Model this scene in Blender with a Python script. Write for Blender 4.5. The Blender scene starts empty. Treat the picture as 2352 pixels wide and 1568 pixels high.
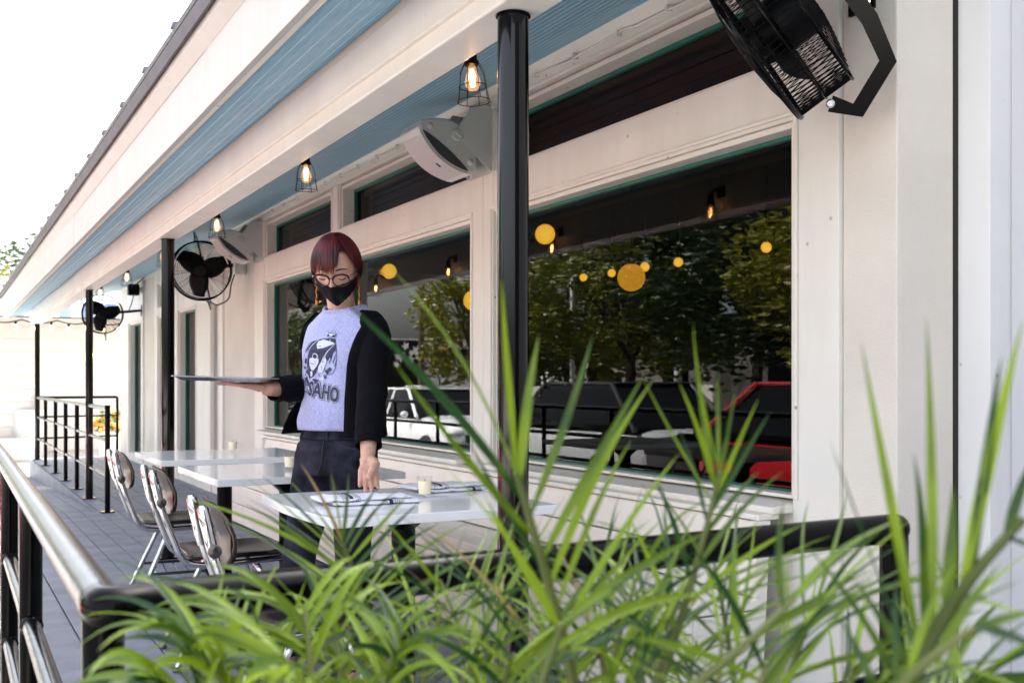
import bpy, bmesh, math, random
from mathutils import Vector, Matrix, Quaternion
random.seed(7)
V = Vector
PI = math.pi
sc = bpy.context.scene
C = sc.collection

# ------------------------------------------------------------------ camera, sky, sun, exposure
YAW = math.radians(28.42)
CAMH = 1.12
cam = bpy.data.cameras.new('camera')
camo = bpy.data.objects.new('camera', cam)
C.objects.link(camo)
camo.location = (0, 0, CAMH)
camo.rotation_euler = (math.radians(90), 0, -YAW)
cam.sensor_width = 36.0
cam.lens = 37.5
cam.shift_y = 0.0400
cam.clip_start = 0.05
cam.clip_end = 600
cam.dof.use_dof = True
cam.dof.focus_distance = 3.1
cam.dof.aperture_fstop = 7.5
sc.camera = camo

SUN = V((0.78, 0.22, 1.05)).normalized()
w = bpy.data.worlds.new('World')
sc.world = w
w.use_nodes = True
wn = w.node_tree
wn.nodes.clear()
sky = wn.nodes.new('ShaderNodeTexSky')
sky.sky_type = 'NISHITA'
sky.sun_disc = False
sky.sun_elevation = math.asin(SUN.z)
sky.sun_rotation = math.atan2(SUN.x, SUN.y)
sky.dust_density = 6.0
sky.air_density = 1.0
sky.ozone_density = 1.0
bg = wn.nodes.new('ShaderNodeBackground')
bg.inputs['Strength'].default_value = 0.12
wo = wn.nodes.new('ShaderNodeOutputWorld')
hs = wn.nodes.new('ShaderNodeHueSaturation')
hs.inputs['Saturation'].default_value = 0.38
wn.links.new(sky.outputs[0], hs.inputs['Color'])
wn.links.new(hs.outputs[0], bg.inputs[0])
wn.links.new(bg.outputs[0], wo.inputs[0])
sl = bpy.data.lights.new('sun', 'SUN')
sl.energy = 5.0
sl.angle = math.radians(0.6)
sl.color = (1.0, 0.965, 0.91)
so = bpy.data.objects.new('sun', sl)
so.rotation_euler = SUN.to_track_quat('Z', 'Y').to_euler()
C.objects.link(so)
sc.view_settings.view_transform = 'Standard'
sc.view_settings.look = 'None'
sc.view_settings.exposure = 2.9
sc.view_settings.gamma = 1.0
try:
    sc.view_settings.use_curve_mapping = False
except Exception:
    pass
sc.render.engine = 'CYCLES'
sc.cycles.max_bounces = 8
sc.cycles.glossy_bounces = 5
sc.cycles.transparent_max_bounces = 12
sc.cycles.caustics_reflective = False
sc.cycles.caustics_refractive = False
sc.cycles.sample_clamp_indirect = 6.0
sc.cycles.use_denoising = True

# view helpers: a point at a bearing and distance seen from the standing place
FW = V((math.sin(YAW), math.cos(YAW), 0)); RT = V((math.cos(YAW), -math.sin(YAW), 0)); UP = V((0, 0, 1))
def at(u, v, d):
    return V((0, 0, CAMH)) + d * (FW + RT * ((u - 1176) / 2450.0) + UP * ((878 - v) / 2450.0))

# ------------------------------------------------------------------ materials
MATS = {}
def mat(name, color=(.8, .8, .8), rough=.5, metal=0, spec=.5, noise=None, bump=None, coat=0, emit=None, trans=0, sss=0, alpha=1, sheen=0, specks=None):
    """noise=(scale, amount, second colour or None); bump=(scale, strength, distance)"""
    m = bpy.data.materials.new(name); m.use_nodes = True
    nt = m.node_tree; b = nt.nodes['Principled BSDF']
    b.inputs['Base Color'].default_value = (*color, 1)
    b.inputs['Roughness'].default_value = rough
    b.inputs['Metallic'].default_value = metal
    b.inputs['Specular IOR Level'].default_value = spec
    if coat: b.inputs['Coat Weight'].default_value = coat; b.inputs['Coat Roughness'].default_value = .08
    if emit: b.inputs['Emission Color'].default_value = (*emit[0], 1); b.inputs['Emission Strength'].default_value = emit[1]
    if trans: b.inputs['Transmission Weight'].default_value = trans
    if sss:
        b.inputs['Subsurface Weight'].default_value = sss; b.inputs['Subsurface Radius'].default_value = (.012, .004, .002)
        b.inputs['Subsurface Scale'].default_value = 1
    if sheen: b.inputs['Sheen Weight'].default_value = sheen
    tc = nt.nodes.new('ShaderNodeTexCoord')
    if noise:
        n = nt.nodes.new('ShaderNodeTexNoise'); n.inputs['Scale'].default_value = noise[0]; n.inputs['Detail'].default_value = 6
        nt.links.new(tc.outputs['Object'], n.inputs['Vector'])
        r = nt.nodes.new('ShaderNodeValToRGB'); r.color_ramp.elements[0].position = .35; r.color_ramp.elements[1].position = .68
        c2 = noise[2] if len(noise) > 2 and noise[2] else tuple(c * (1 - noise[1]) for c in color)
        r.color_ramp.elements[0].color = (*c2, 1); r.color_ramp.elements[1].color = (*color, 1)
        nt.links.new(n.outputs['Fac'], r.inputs[0]); nt.links.new(r.outputs[0], b.inputs['Base Color'])
    if specks:
        v1 = nt.nodes.new('ShaderNodeTexVoronoi'); v1.inputs['Scale'].default_value = specks[0]; nt.links.new(tc.outputs['Object'], v1.inputs['Vector'])
        r1 = nt.nodes.new('ShaderNodeValToRGB'); r1.color_ramp.elements[0].position = .035; r1.color_ramp.elements[1].position = .07
        r1.color_ramp.elements[0].color = (specks[1],) * 3 + (1,); r1.color_ramp.elements[1].color = (1, 1, 1, 1)
        nt.links.new(v1.outputs['Distance'], r1.inputs[0])
        n3 = nt.nodes.new('ShaderNodeTexNoise'); n3.inputs['Scale'].default_value = 1.1; n3.inputs['Detail'].default_value = 8; n3.inputs['Roughness'].default_value = .7
        mp = nt.nodes.new('ShaderNodeMapping'); mp.inputs['Scale'].default_value = (4, 4, .7); nt.links.new(tc.outputs['Object'], mp.inputs[0]); nt.links.new(mp.outputs[0], n3.inputs['Vector'])
        r3 = nt.nodes.new('ShaderNodeValToRGB'); r3.color_ramp.elements[0].position = .30; r3.color_ramp.elements[1].position = .55
        r3.color_ramp.elements[0].color = (.93, .915, .89, 1); r3.color_ramp.elements[1].color = (1, 1, 1, 1); nt.links.new(n3.outputs['Fac'], r3.inputs[0])
        prev_ = b.inputs['Base Color'].links[0].from_socket
        for rr in (r1, r3):
            mu = nt.nodes.new('ShaderNodeMix'); mu.data_type = 'RGBA'; mu.blend_type = 'MULTIPLY'; mu.inputs[0].default_value = 1.0
            nt.links.new(prev_, mu.inputs[6]); nt.links.new(rr.outputs[0], mu.inputs[7]); prev_ = mu.outputs[2]
        nt.links.new(prev_, b.inputs['Base Color'])
    if bump:
        n2 = nt.nodes.new('ShaderNodeTexNoise'); n2.inputs['Scale'].default_value = bump[0]; n2.inputs['Detail'].default_value = 4
        nt.links.new(tc.outputs['Object'], n2.inputs['Vector'])
        bp = nt.nodes.new('ShaderNodeBump'); bp.inputs['Strength'].default_value = bump[1]; bp.inputs['Distance'].default_value = bump[2]
        nt.links.new(n2.outputs['Fac'], bp.inputs['Height']); nt.links.new(bp.outputs[0], b.inputs['Normal'])
    MATS[name] = m
    return m

cream = mat('cream_paint', (.82, .785, .71), .45, specks=(9, .45), noise=(2.2, .05), bump=(60, .15, .002))
creamw = mat('white_trim_paint', (.82, .795, .735), .4, specks=(7, .55), noise=(2.5, .05), bump=(50, .12, .002))
white = mat('white_paint', (.78, .775, .77), .4, specks=(8, .6), noise=(2, .03), bump=(40, .1, .002))
stucco = mat('stucco', (.77, .72, .64), .88, noise=(2.4, .10), bump=(190, .55, .006))
blue = mat('haint_blue_paint', (.235, .44, .58), .45, noise=(3, .05), bump=(30, .1, .002))
fasc = mat('fascia_paint', (.50, .48, .45), .5, noise=(2, .06), specks=(6, .6), bump=(30, .15, .003))
green = mat('green_gasket', (.008, .12, .085), .4)
black = mat('black_enamel', (.0015, .0015, .0017), .15, spec=.10)
postm = mat('post_enamel', (.0015, .0015, .0018), .10, spec=.34)
blackm = mat('black_matte', (.0022, .0022, .0025), .5, spec=.12, bump=(120, .1, .001))
rubber = mat('black_rubber', (.012, .012, .012), .8)
chrome = mat('chrome', (.66, .67, .69), .10, metal=1)
steelbr = mat('brushed_steel_dark', (.16, .15, .14), .24, metal=1, noise=(9, .25), bump=(70, .12, .001))
railm = mat('worn_black_rail', (.085, .092, .105), .24, metal=1, noise=(30, .5), bump=(30, .25, .003))
seatm = mat('dark_steel_seat', (.085, .072, .063), .25, metal=1, noise=(5, .15), bump=(22, .06, .0006))
quartz = mat('white_quartz', (.88, .88, .89), .10, spec=.5, noise=(350, .08))
deckm = mat('grey_composite', (.225, .24, .30), .55, specks=(14, .7), noise=(5, .35), bump=(45, .35, .003))
rampm = mat('pale_concrete', (.52, .49, .45), .85, noise=(3, .15), bump=(60, .3, .003))
groundm = mat('paving', (.36, .34, .315), .9, noise=(.8, .12), bump=(40, .3, .004))
asphalt = mat('asphalt', (.055, .055, .058), .9, noise=(30, .3), bump=(160, .5, .006))
roofm = mat('roof_metal', (.12, .14, .16), .45, noise=(2, .2))
dripm = mat('drip_edge', (.075, .055, .065), .5, noise=(6, .5))
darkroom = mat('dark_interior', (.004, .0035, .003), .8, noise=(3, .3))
darkwood = mat('dark_wood', (.035, .018, .010), .5, noise=(6, .4))
napkin = mat('napkin_cloth', (.80, .80, .86), .85, noise=(30, .06), bump=(260, .3, .001))
stripe = mat('napkin_stripe', (.02, .022, .055), .85)
wax = mat('candle_wax', (.98, .87, .62), .5)
spk = mat('speaker_shell', (.60, .61, .57), .5, noise=(9, .05), bump=(300, .1, .001))
spkg = mat('speaker_grille', (.58, .56, .54), .6, bump=(900, .5, .001))
spkd = mat('speaker_grille_dark', (.045, .045, .05), .6, bump=(900, .5, .001))
skin = mat('skin', (.62, .38, .29), .45, sss=.15, noise=(40, .07, (.56, .29, .21)), bump=(240, .12, .001))
nail = mat('nail', (.70, .40, .40), .25)
tee = mat('heather_tee', (.50, .52, .76), .9, noise=(210, .3, (.30, .32, .62)), bump=(35, .25, .004), sheen=.2)
printm = mat('shirt_ink', (.018, .022, .055), .8, noise=(160, .3, (.05, .055, .11)))
printw = mat('shirt_ink_pale', (.62, .64, .84), .8)
knit = mat('black_knit', (.004, .004, .006), .95, spec=.12, bump=(160, .5, .003))
denim = mat('black_denim', (.036, .037, .062), .9, spec=.15, noise=(12, .5, (.006, .006, .010)), bump=(320, .35, .001))
stitch = mat('denim_stitch', (.05, .05, .065), .9)
maskm = mat('mask_cloth', (.006, .0065, .010), .9, spec=.15, bump=(300, .2, .001))
hairm = mat('auburn_hair', (.13, .008, .012), .38, spec=.3, noise=(14, .6, (.014, .002, .003)), bump=(10, .1, .002))
amber = mat('amber_bead', (.45, .17, .03), .2, coat=.5)
tort = mat('tortoise_frame', (.006, .003, .002), .3, spec=.2, noise=(120, .5, (.035, .013, .004)))
browm = mat('brow_hair', (.03, .014, .010), .7)
traym = mat('tray_metal', (.50, .51, .56), .25, metal=1, noise=(20, .3), bump=(120, .2, .001))
trunkm = mat('bark', (.06, .045, .032), .95, noise=(8, .5), bump=(20, .8, .02))
redp = mat('red_car_paint', (.45, .012, .018), .25, coat=.8)
blackp = mat('black_car_paint', (.010, .011, .013), .2, coat=.9)
whitep = mat('white_car_paint', (.72, .74, .76), .25, coat=.8)
cargl = mat('car_glass', (.004, .005, .006), .05, spec=.12)
lampgl = mat('car_lamp', (.6, .62, .65), .1, coat=.5)
tyre = mat('tyre', (.012, .012, .012), .85)
orange = mat('orange_flower', (.80, .25, .02), .6)
awb = mat('awning_blue', (.22, .30, .52), .8)
aww = mat('awning_white', (.78, .79, .82), .8)
conc = mat('white_planter', (.58, .57, .55), .8, noise=(4, .08))
stickm = mat('sticker', (.28, .33, .42), .5)
soilm = mat('soil', (.035, .025, .018), .95, bump=(40, .8, .02))

def emission(name, col, s):
    m = bpy.data.materials.new(name); m.use_nodes = True; nt = m.node_tree
    nt.nodes.clear(); e = nt.nodes.new('ShaderNodeEmission'); o = nt.nodes.new('ShaderNodeOutputMaterial')
    e.inputs[0].default_value = (*col, 1); e.inputs[1].default_value = s; nt.links.new(e.outputs[0], o.inputs[0]); return m
globe = emission('globe_glow', (1.0, .44, .02), .36)
_nt = globe.node_tree; _lw = _nt.nodes.new('ShaderNodeLayerWeight'); _lw.inputs[0].default_value = .45
_rp = _nt.nodes.new('ShaderNodeValToRGB'); _rp.color_ramp.elements[0].color = (1.0, .50, .05, 1); _rp.color_ramp.elements[1].color = (.85, .27, .006, 1)
_nt.links.new(_lw.outputs['Facing'], _rp.inputs[0]); _nt.links.new(_rp.outputs[0], [n for n in _nt.nodes if n.type == 'EMISSION'][0].inputs[0])
globebig = mat('paper_globe', (.5, .25, .04), .6, noise=(30, .3), emit=((1.0, .36, .02), .19))
filam = emission('filament', (1.0, .50, .16), 9)
neon = emission('neon_tube', (1.0, .80, .22), 1.6)
fairy = emission('festoon_glow', (1.0, .55, .2), 2.0)

def glass_sheet(name, ior=1.55, tint=(1, 1, 1)):
    m = bpy.data.materials.new(name); m.use_nodes = True; nt = m.node_tree; nt.nodes.clear()
    fr = nt.nodes.new('ShaderNodeFresnel'); fr.inputs[0].default_value = ior
    t = nt.nodes.new('ShaderNodeBsdfTransparent'); t.inputs[0].default_value = (*tint, 1)
    g = nt.nodes.new('ShaderNodeBsdfGlossy'); g.inputs['Roughness'].default_value = 0.0; g.inputs[0].default_value = (1, 1, 1, 1)
    mx = nt.nodes.new('ShaderNodeMixShader'); o = nt.nodes.new('ShaderNodeOutputMaterial')
    ge = nt.nodes.new('ShaderNodeNewGeometry'); iv = nt.nodes.new('ShaderNodeMath'); iv.operation = 'SUBTRACT'; iv.inputs[0].default_value = 1.0
    ml = nt.nodes.new('ShaderNodeMath'); ml.operation = 'MULTIPLY'
    nt.links.new(ge.outputs['Backfacing'], iv.inputs[1]); nt.links.new(fr.outputs[0], ml.inputs[0]); nt.links.new(iv.outputs[0], ml.inputs[1])
    nt.links.new(ml.outputs[0], mx.inputs[0]); nt.links.new(t.outputs[0], mx.inputs[1]); nt.links.new(g.outputs[0], mx.inputs[2])
    nt.links.new(mx.outputs[0], o.inputs[0]); return m
pane_m = glass_sheet('window_glass', 1.38, (.55, .60, .58))
transom_m = glass_sheet('transom_glass', 1.22, (.75, .72, .72))
maroon = mat('maroon_boards', (.050, .018, .021), .6, noise=(5, .3))
bulbm = None
thin_glass = glass_sheet('thin_clear_glass', 1.35, (.99, .985, .98))

def glow_glass(name, col, s_):
    m = bpy.data.materials.new(name); m.use_nodes = True; nt = m.node_tree; nt.nodes.clear()
    t = nt.nodes.new('ShaderNodeBsdfTransparent'); t.inputs[0].default_value = (1, .93, .85, 1); e = nt.nodes.new('ShaderNodeEmission'); e.inputs[0].default_value = (*col, 1); e.inputs[1].default_value = s_
    a = nt.nodes.new('ShaderNodeAddShader'); o = nt.nodes.new('ShaderNodeOutputMaterial')
    nt.links.new(t.outputs[0], a.inputs[0]); nt.links.new(e.outputs[0], a.inputs[1]); nt.links.new(a.outputs[0], o.inputs[0]); return m
bulbm = glow_glass('lit_bulb', (1.0, .50, .22), .055)
def leafmat(name, c1, c2):
    m = bpy.data.materials.new(name); m.use_nodes = True; nt = m.node_tree; b = nt.nodes['Principled BSDF']
    tc = nt.nodes.new('ShaderNodeTexCoord'); oi = nt.nodes.new('ShaderNodeObjectInfo')
    n = nt.nodes.new('ShaderNodeTexNoise'); n.inputs['Scale'].default_value = 18; nt.links.new(tc.outputs['Object'], n.inputs['Vector'])
    ad = nt.nodes.new('ShaderNodeMath'); ad.operation = 'ADD'; nt.links.new(n.outputs['Fac'], ad.inputs[0])
    mu = nt.nodes.new('ShaderNodeMath'); mu.operation = 'MULTIPLY_ADD'; mu.inputs[1].default_value = .9; mu.inputs[2].default_value = -.45
    nt.links.new(oi.outputs['Random'], mu.inputs[0]); nt.links.new(mu.outputs[0], ad.inputs[1])
    r = nt.nodes.new('ShaderNodeValToRGB'); r.color_ramp.elements[0].position = .2; r.color_ramp.elements[1].position = .85
    r.color_ramp.elements[0].color = (*c1, 1); r.color_ramp.elements[1].color = (*c2, 1)
    nt.links.new(ad.outputs[0], r.inputs[0]); nt.links.new(r.outputs[0], b.inputs['Base Color'])
    b.inputs['Roughness'].default_value = .42
    tr = nt.nodes.new('ShaderNodeBsdfTranslucent'); nt.links.new(r.outputs[0], tr.inputs[0])
    mx = nt.nodes.new('ShaderNodeMixShader'); mx.inputs[0].default_value = .36
    o = nt.nodes['Material Output']; nt.links.new(b.outputs[0], mx.inputs[1]); nt.links.new(tr.outputs[0], mx.inputs[2]); nt.links.new(mx.outputs[0], o.inputs[0])
    return m
palm_m = leafmat('palm_leaf', (.010, .052, .006), (.19, .29, .005))
palmst_m = leafmat('palm_stem', (.10, .14, .03), (.22, .24, .08))
tree_m = leafmat('tree_leaf', (.020, .040, .008), (.24, .24, .02))
hedge_m = leafmat('shrub_leaf', (.03, .08, .01), (.12, .2, .02))

# ------------------------------------------------------------------ object helpers
WL = {}
def thing(name, label, cat, loc=(0, 0, 0), group=None, local=False, rot=None, kind=None):
    o = bpy.data.objects.new(name, None); C.objects.link(o); o.empty_display_size = .1
    o.location = loc; o['label'] = label; o['category'] = cat
    if rot is not None: o.rotation_mode = 'QUATERNION'; o.rotation_quaternion = rot
    if group: o['group'] = group
    if kind: o['kind'] = kind
    WL[o.name] = V((0, 0, 0)) if local else V(loc)
    return o
def tag(o, label, cat, group=None, kind=None):
    o['label'] = label; o['category'] = cat
    if group: o['group'] = group
    if kind: o['kind'] = kind
    return o
def copy_tree(o, parent=None):
    c = o.copy(); C.objects.link(c); c.parent = parent
    if o.name in WL: WL[c.name] = WL[o.name]
    for ch in list(o.children): copy_tree(ch, c)
    return c

def frame_for(t, hint=None):
    t = t.normalized()
    h = V((0, 0, 1)) if abs(t.z) < .9 else V((1, 0, 0))
    if hint is not None: h = hint
    a = t.cross(h)
    if a.length < 1e-6: a = t.cross(V((0, 1, .3)))
    a.normalize(); b = a.cross(t).normalized()
    return a, b

SAG = -0.0065
def sag(y): return SAG * (y - 3.0)

class MB:
    def __init__(s): s.v = []; s.f = []
    def add(s, vs, fs):
        k = len(s.v); s.v += [V(p) for p in vs]; s.f += [tuple(i + k for i in f) for f in fs]; return s
    def box(s, x0, x1, y0, y1, z0, z1, sg=False):
        g0, g1 = (sag(y0), sag(y1)) if sg else (0, 0)
        vs = [(x0, y0, z0 + g0), (x1, y0, z0 + g0), (x1, y1, z0 + g1), (x0, y1, z0 + g1), (x0, y0, z1 + g0), (x1, y0, z1 + g0), (x1, y1, z1 + g1), (x0, y1, z1 + g1)]
        return s.add(vs, [(0, 3, 2, 1), (4, 5, 6, 7), (0, 1, 5, 4), (1, 2, 6, 5), (2, 3, 7, 6), (3, 0, 4, 7)])
    def obox(s, c, ax, ay, az, hx, hy, hz):
        c = V(c); vs = []
        for sz in (-1, 1):
            for sx, sy in ((-1, -1), (1, -1), (1, 1), (-1, 1)): vs.append(c + ax * sx * hx + ay * sy * hy + az * sz * hz)
        return s.add(vs, [(0, 3, 2, 1), (4, 5, 6, 7), (0, 1, 5, 4), (1, 2, 6, 5), (2, 3, 7, 6), (3, 0, 4, 7)])
    def prismy(s, poly, y0, y1, sg=False, cap=True):
        n = len(poly); g0, g1 = (sag(y0), sag(y1)) if sg else (0, 0)
        vs = [(x, y0, z + g0) for x, z in poly] + [(x, y1, z + g1) for x, z in poly]
        fs = [(i, (i + 1) % n, n + (i + 1) % n, n + i) for i in range(n)]
        if cap: fs += [tuple(range(n - 1, -1, -1)), tuple(range(n, 2 * n))]
        return s.add(vs, fs)
    def prism(s, poly, o, ax, ay, az, h0, h1):
        n = len(poly); o = V(o)
        vs = [o + ax * p[0] + ay * p[1] + az * h0 for p in poly] + [o + ax * p[0] + ay * p[1] + az * h1 for p in poly]
        return s.add(vs, [(i, (i + 1) % n, n + (i + 1) % n, n + i) for i in range(n)] + [tuple(range(n - 1, -1, -1)), tuple(range(n, 2 * n))])
    def loft(s, rings, closed=True, cap=True):
        n = len(rings[0]); vs = [p for r in rings for p in r]; fs = []
        for i in range(len(rings) - 1):
            for j in range(n if closed else n - 1):
                a = i * n + j; b = i * n + (j + 1) % n; fs.append((a, b, b + n, a + n))
        if cap and closed:
            fs.append(tuple(range(n - 1, -1, -1))); fs.append(tuple(range((len(rings) - 1) * n, len(rings) * n)))
        return s.add(vs, fs)
    def tube(s, pts, r, seg=8, closed=False, cap=True, flat=None):
        pts = [V(p) for p in pts]; n = len(pts)
        rs = r if isinstance(r, (list, tuple)) else [r] * n
        rings = []; a = None
        for i in range(n):
            if closed: t = pts[(i + 1) % n] - pts[i - 1]
            else: t = pts[min(i + 1, n - 1)] - pts[max(i - 1, 0)]
            if t.length < 1e-9: t = V((0, 0, 1))
            t.normalize()
            if a is None: a, b = frame_for(t)
            else:
                a = a - t * a.dot(t)
                if a.length < 1e-6: a, b = frame_for(t)
                a.normalize(); b = a.cross(t).normalized()
            fb = 1 if flat is None else flat
            rings.append([pts[i] + (a * math.cos(2 * PI * k / seg) + b * fb * math.sin(2 * PI * k / seg)) * rs[i] for k in range(seg)])
        if closed:
            m = len(s.v); s.v += [p for rg in rings for p in rg]
            for i in range(n):
                for j in range(seg):
                    i2 = (i + 1) % n; j2 = (j + 1) % seg
                    s.f.append((m + i * seg + j, m + i * seg + j2, m + i2 * seg + j2, m + i2 * seg + j))
            return s
        return s.loft(rings, True, cap)
    def cyl(s, p0, p1, r, seg=16, r2=None): return s.tube([p0, p1], [r, r if r2 is None else r2], seg)
    def lathe(s, prof, o=(0, 0, 0), axis=(0, 0, 1), seg=20, cap=True):
        o = V(o); ax = V(axis).normalized(); a, b = frame_for(ax); rings = []
        for r, h in prof: rings.append([o + ax * h + (a * math.cos(2 * PI * k / seg) - b * math.sin(2 * PI * k / seg)) * max(r, 1e-4) for k in range(seg)])
        return s.loft(rings, True, cap)
    def sphere(s, c, r, sx=1, sy=1, sz=1, nu=16, nv=10):
        c = V(c); rings = []
        for i in range(nv + 1):
            ph = -PI / 2 + PI * i / nv; cr = max(math.cos(ph), 1e-3)
            rings.append([c + V((r * sx * cr * math.cos(2 * PI * k / nu), r * sy * cr * math.sin(2 * PI * k / nu), r * sz * math.sin(ph))) for k in range(nu)])
        return s.loft(rings)
    def xf(s, M):
        s.v = [M @ p for p in s.v]; return s
    def mesh(s, name):
        me = bpy.data.meshes.new(name); me.from_pydata([tuple(p) for p in s.v], [], s.f); me.update(); return me
    def build(s, name, m, parent=None, smooth=False, bevel=0, kind=None, label=None, angle=40, fixn=True):
        vs = s.v
        lo = V((min(p.x for p in vs), min(p.y for p in vs), min(p.z for p in vs))); hi = V((max(p.x for p in vs), max(p.y for p in vs), max(p.z for p in vs)))
        c = (lo + hi) / 2; s.v = [p - c for p in vs]
        me = s.mesh(name)
        if fixn:
            bm = bmesh.new(); bm.from_mesh(me); bmesh.ops.recalc_face_normals(bm, faces=bm.faces); bm.to_mesh(me); bm.free()
        o = bpy.data.objects.new(name, me); C.objects.link(o)
        me.materials.append(m)
        if smooth:
            for p in me.polygons: p.use_smooth = True
            try: me.set_sharp_from_angle(angle=math.radians(angle))
            except Exception: pass
        if parent is not None:
            o.parent = parent; o.location = c - WL[parent.name]
        else: o.location = c
        WL[o.name] = c
        if bevel:
            b = o.modifiers.new('edge', 'BEVEL'); b.width = bevel; b.segments = 2; b.limit_method = 'ANGLE'; b.angle_limit = math.radians(40)
        if kind: o['kind'] = kind
        if label: o['label'] = label
        return o

def arc(c, r, a0, a1, n, ax, ay):
    return [V(c) + V(ax) * (r * math.cos(a0 + (a1 - a0) * i / n)) + V(ay) * (r * math.sin(a0 + (a1 - a0) * i / n)) for i in range(n + 1)]
def fillet(pts, r=.05, n=5):
    pts = [V(p) for p in pts]; out = [pts[0]]
    for i in range(1, len(pts) - 1):
        p, a, b = pts[i], pts[i - 1], pts[i + 1]
        da = (a - p); db = (b - p); rr = min(r, da.length * .45, db.length * .45)
        p0 = p + da.normalized() * rr; p1 = p + db.normalized() * rr
        for k in range(n + 1):
            t = k / n; out.append(p0 * (1 - t) ** 2 + p * 2 * t * (1 - t) + p1 * t * t)
    out.append(pts[-1]); return out
def text_mesh(txt, size, extrude=.0, offset=0, shear=0, spacing=1.0):
    cu = bpy.data.curves.new('lettering', 'FONT'); cu.body = txt; cu.size = size; cu.extrude = extrude; cu.offset = offset; cu.shear = shear
    cu.align_x = 'CENTER'; cu.align_y = 'CENTER'; cu.space_character = spacing; cu.resolution_u = 3
    o = bpy.data.objects.new('lettering', cu); C.objects.link(o)
    bpy.context.view_layer.update()
    me = bpy.data.meshes.new_from_object(o.evaluated_get(bpy.context.evaluated_depsgraph_get()))
    vs = [v.co.copy() for v in me.vertices]; fs = [tuple(p.vertices) for p in me.polygons]
    bpy.data.objects.remove(o); bpy.data.meshes.remove(me); bpy.data.curves.remove(cu)
    return vs, fs

#==================================================================== GROUND
def struct(name, mb, m, **k): return mb.build(name, m, kind='structure', **k)
g = MB(); g.add([(-260, -120, -.50), (260, -120, -.50), (260, 400, -.50), (-260, 400, -.50)], [(0, 1, 2, 3)])
struct('ground', g, groundm)
g = MB(); g.add([(-10.5, -60, -.496), (-2.5, -60, -.496), (-2.5, 150, -.496), (-10.5, 150, -.496)], [(0, 1, 2, 3)])
struct('road', g, asphalt)
g = MB(); g.box(-2.4, 30, -12, 60, -.49, -.352); struct('pavement', g, groundm, bevel=.02)
g = MB(); g.box(-14, -10.6, -20, 120, -.49, -.36); struct('far_pavement', g, groundm, bevel=.02)

# deck with its boards
deck = MB().box(.16, 2.78, -1.0, 9.9, -.34, -.03).box(1.30, 2.78, 9.9, 17.2, -.34, -.03).build('deck', deckm, kind='structure')
def board(parent, name, x0, x1, y0, y1, m, z0=-.03, z1=0, zend=None):
    b = MB(); b.box(x0, x1, y0, y1, z0, z1)
    if zend is not None:
        for p in b.v:
            if p.y > (y0 + y1) / 2: p.z += zend
    return b.build(name, m, parent, bevel=.003)
x = .14; k = 0
while x < 2.46:
    y1 = 17.2 if x > 1.24 else 9.95
    ys = [-1.0, y1]
    ys = [y for y in ys if y < y1 - .5] + [y1]
    for a, b_ in zip(ys[:-1], ys[1:]): board(deck, 'deck_board', x, x + .134, a + .002, b_ - .002, deckm)
    x += .140
board(deck, 'skirt_board', 1.225, 1.25, 9.96, 17.22, deckm, -.33, -.004)
# ramp down to the pavement
ramp = MB().box(.16, 1.22, 9.97, 17.2, -.34, -.03); 
for p in ramp.v:
    if p.y > 12 and p.z > -.2: p.z = -.26
ramp = ramp.build('ramp', deckm, kind='structure')
x = .14
while x < 1.15:
    board(ramp, 'ramp_board', x, min(x + .134, 1.22), 9.962, 13.4, deckm, -.026, 0, -.11); x += .140
b = MB().box(.15, 1.22, 13.41, 17.3, -.136, -.112)
for p in b.v:
    if p.y > 15: p.z -= .22
b.build('ramp_slab', rampm, ramp, bevel=.004)

#==================================================================== RESTAURANT BUILDING
bld = thing('restaurant_building', 'cream restaurant building with a blue boarded porch ceiling and big shop windows', 'building', (2.5, 9, 0))
X0 = 2.5
def bpart(name, mb, m, **k): return mb.build(name, m, bld, **k)
# right end: stucco pier, return, trim, side wall
bpart('stucco_pier', MB().box(2.500, 2.745, 2.23, 2.445, -.35, 2.62), stucco, bevel=.006)
bpart('corner_trim', MB().box(2.758, 2.90, 2.112, 2.225, -.35, 5.0), white, bevel=.003)
bpart('side_wall', MB().box(2.852, 3.1, -5.0, 2.110, -.35, 5.2), mat('grey_siding_paint', (.60, .60, .62), .5))  # carried up high out of view to keep the palms in shade
bpart('upper_wall', MB().box(2.905, 3.1, 2.112, 2.225, -.35, 5.0).box(2.76, 3.1, 2.23, 2.60, 2.66, 5.0), stucco)
# added dark boarded wall, unseen behind the standing place, cuts light from behind
ret = bpart('added_shade_wall', MB().box(-.4, 2.85, -4.2, -4.0, -.35, 4.6), mat('shade_wall_paint', (.05, .05, .048), .7, noise=(2, .2)))
z = -.3
while z < 4.4: MB().box(-.4, 2.849, -3.999, -3.975, z, z + .19).build('shade_wall_board', MATS['shade_wall_paint'], ret, bevel=.004); z += .2
# stucco pier between the window groups
bpart('stucco_pier', MB().box(2.500, 2.74, 9.37, 10.55, -.02, 2.50), stucco, bevel=.006)
bpart('stucco_pier', MB().box(2.500, 2.74, 14.25, 15.1, -.02, 2.50), stucco, bevel=.006)
bpart('stucco_pier', MB().box(2.500, 2.74, 16.45, 17.25, -.02, 2.50), stucco, bevel=.006)
bpart('end_wall', MB().box(2.745, 9.5, 17.0, 17.24, -.35, 3.6), cream)
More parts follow.
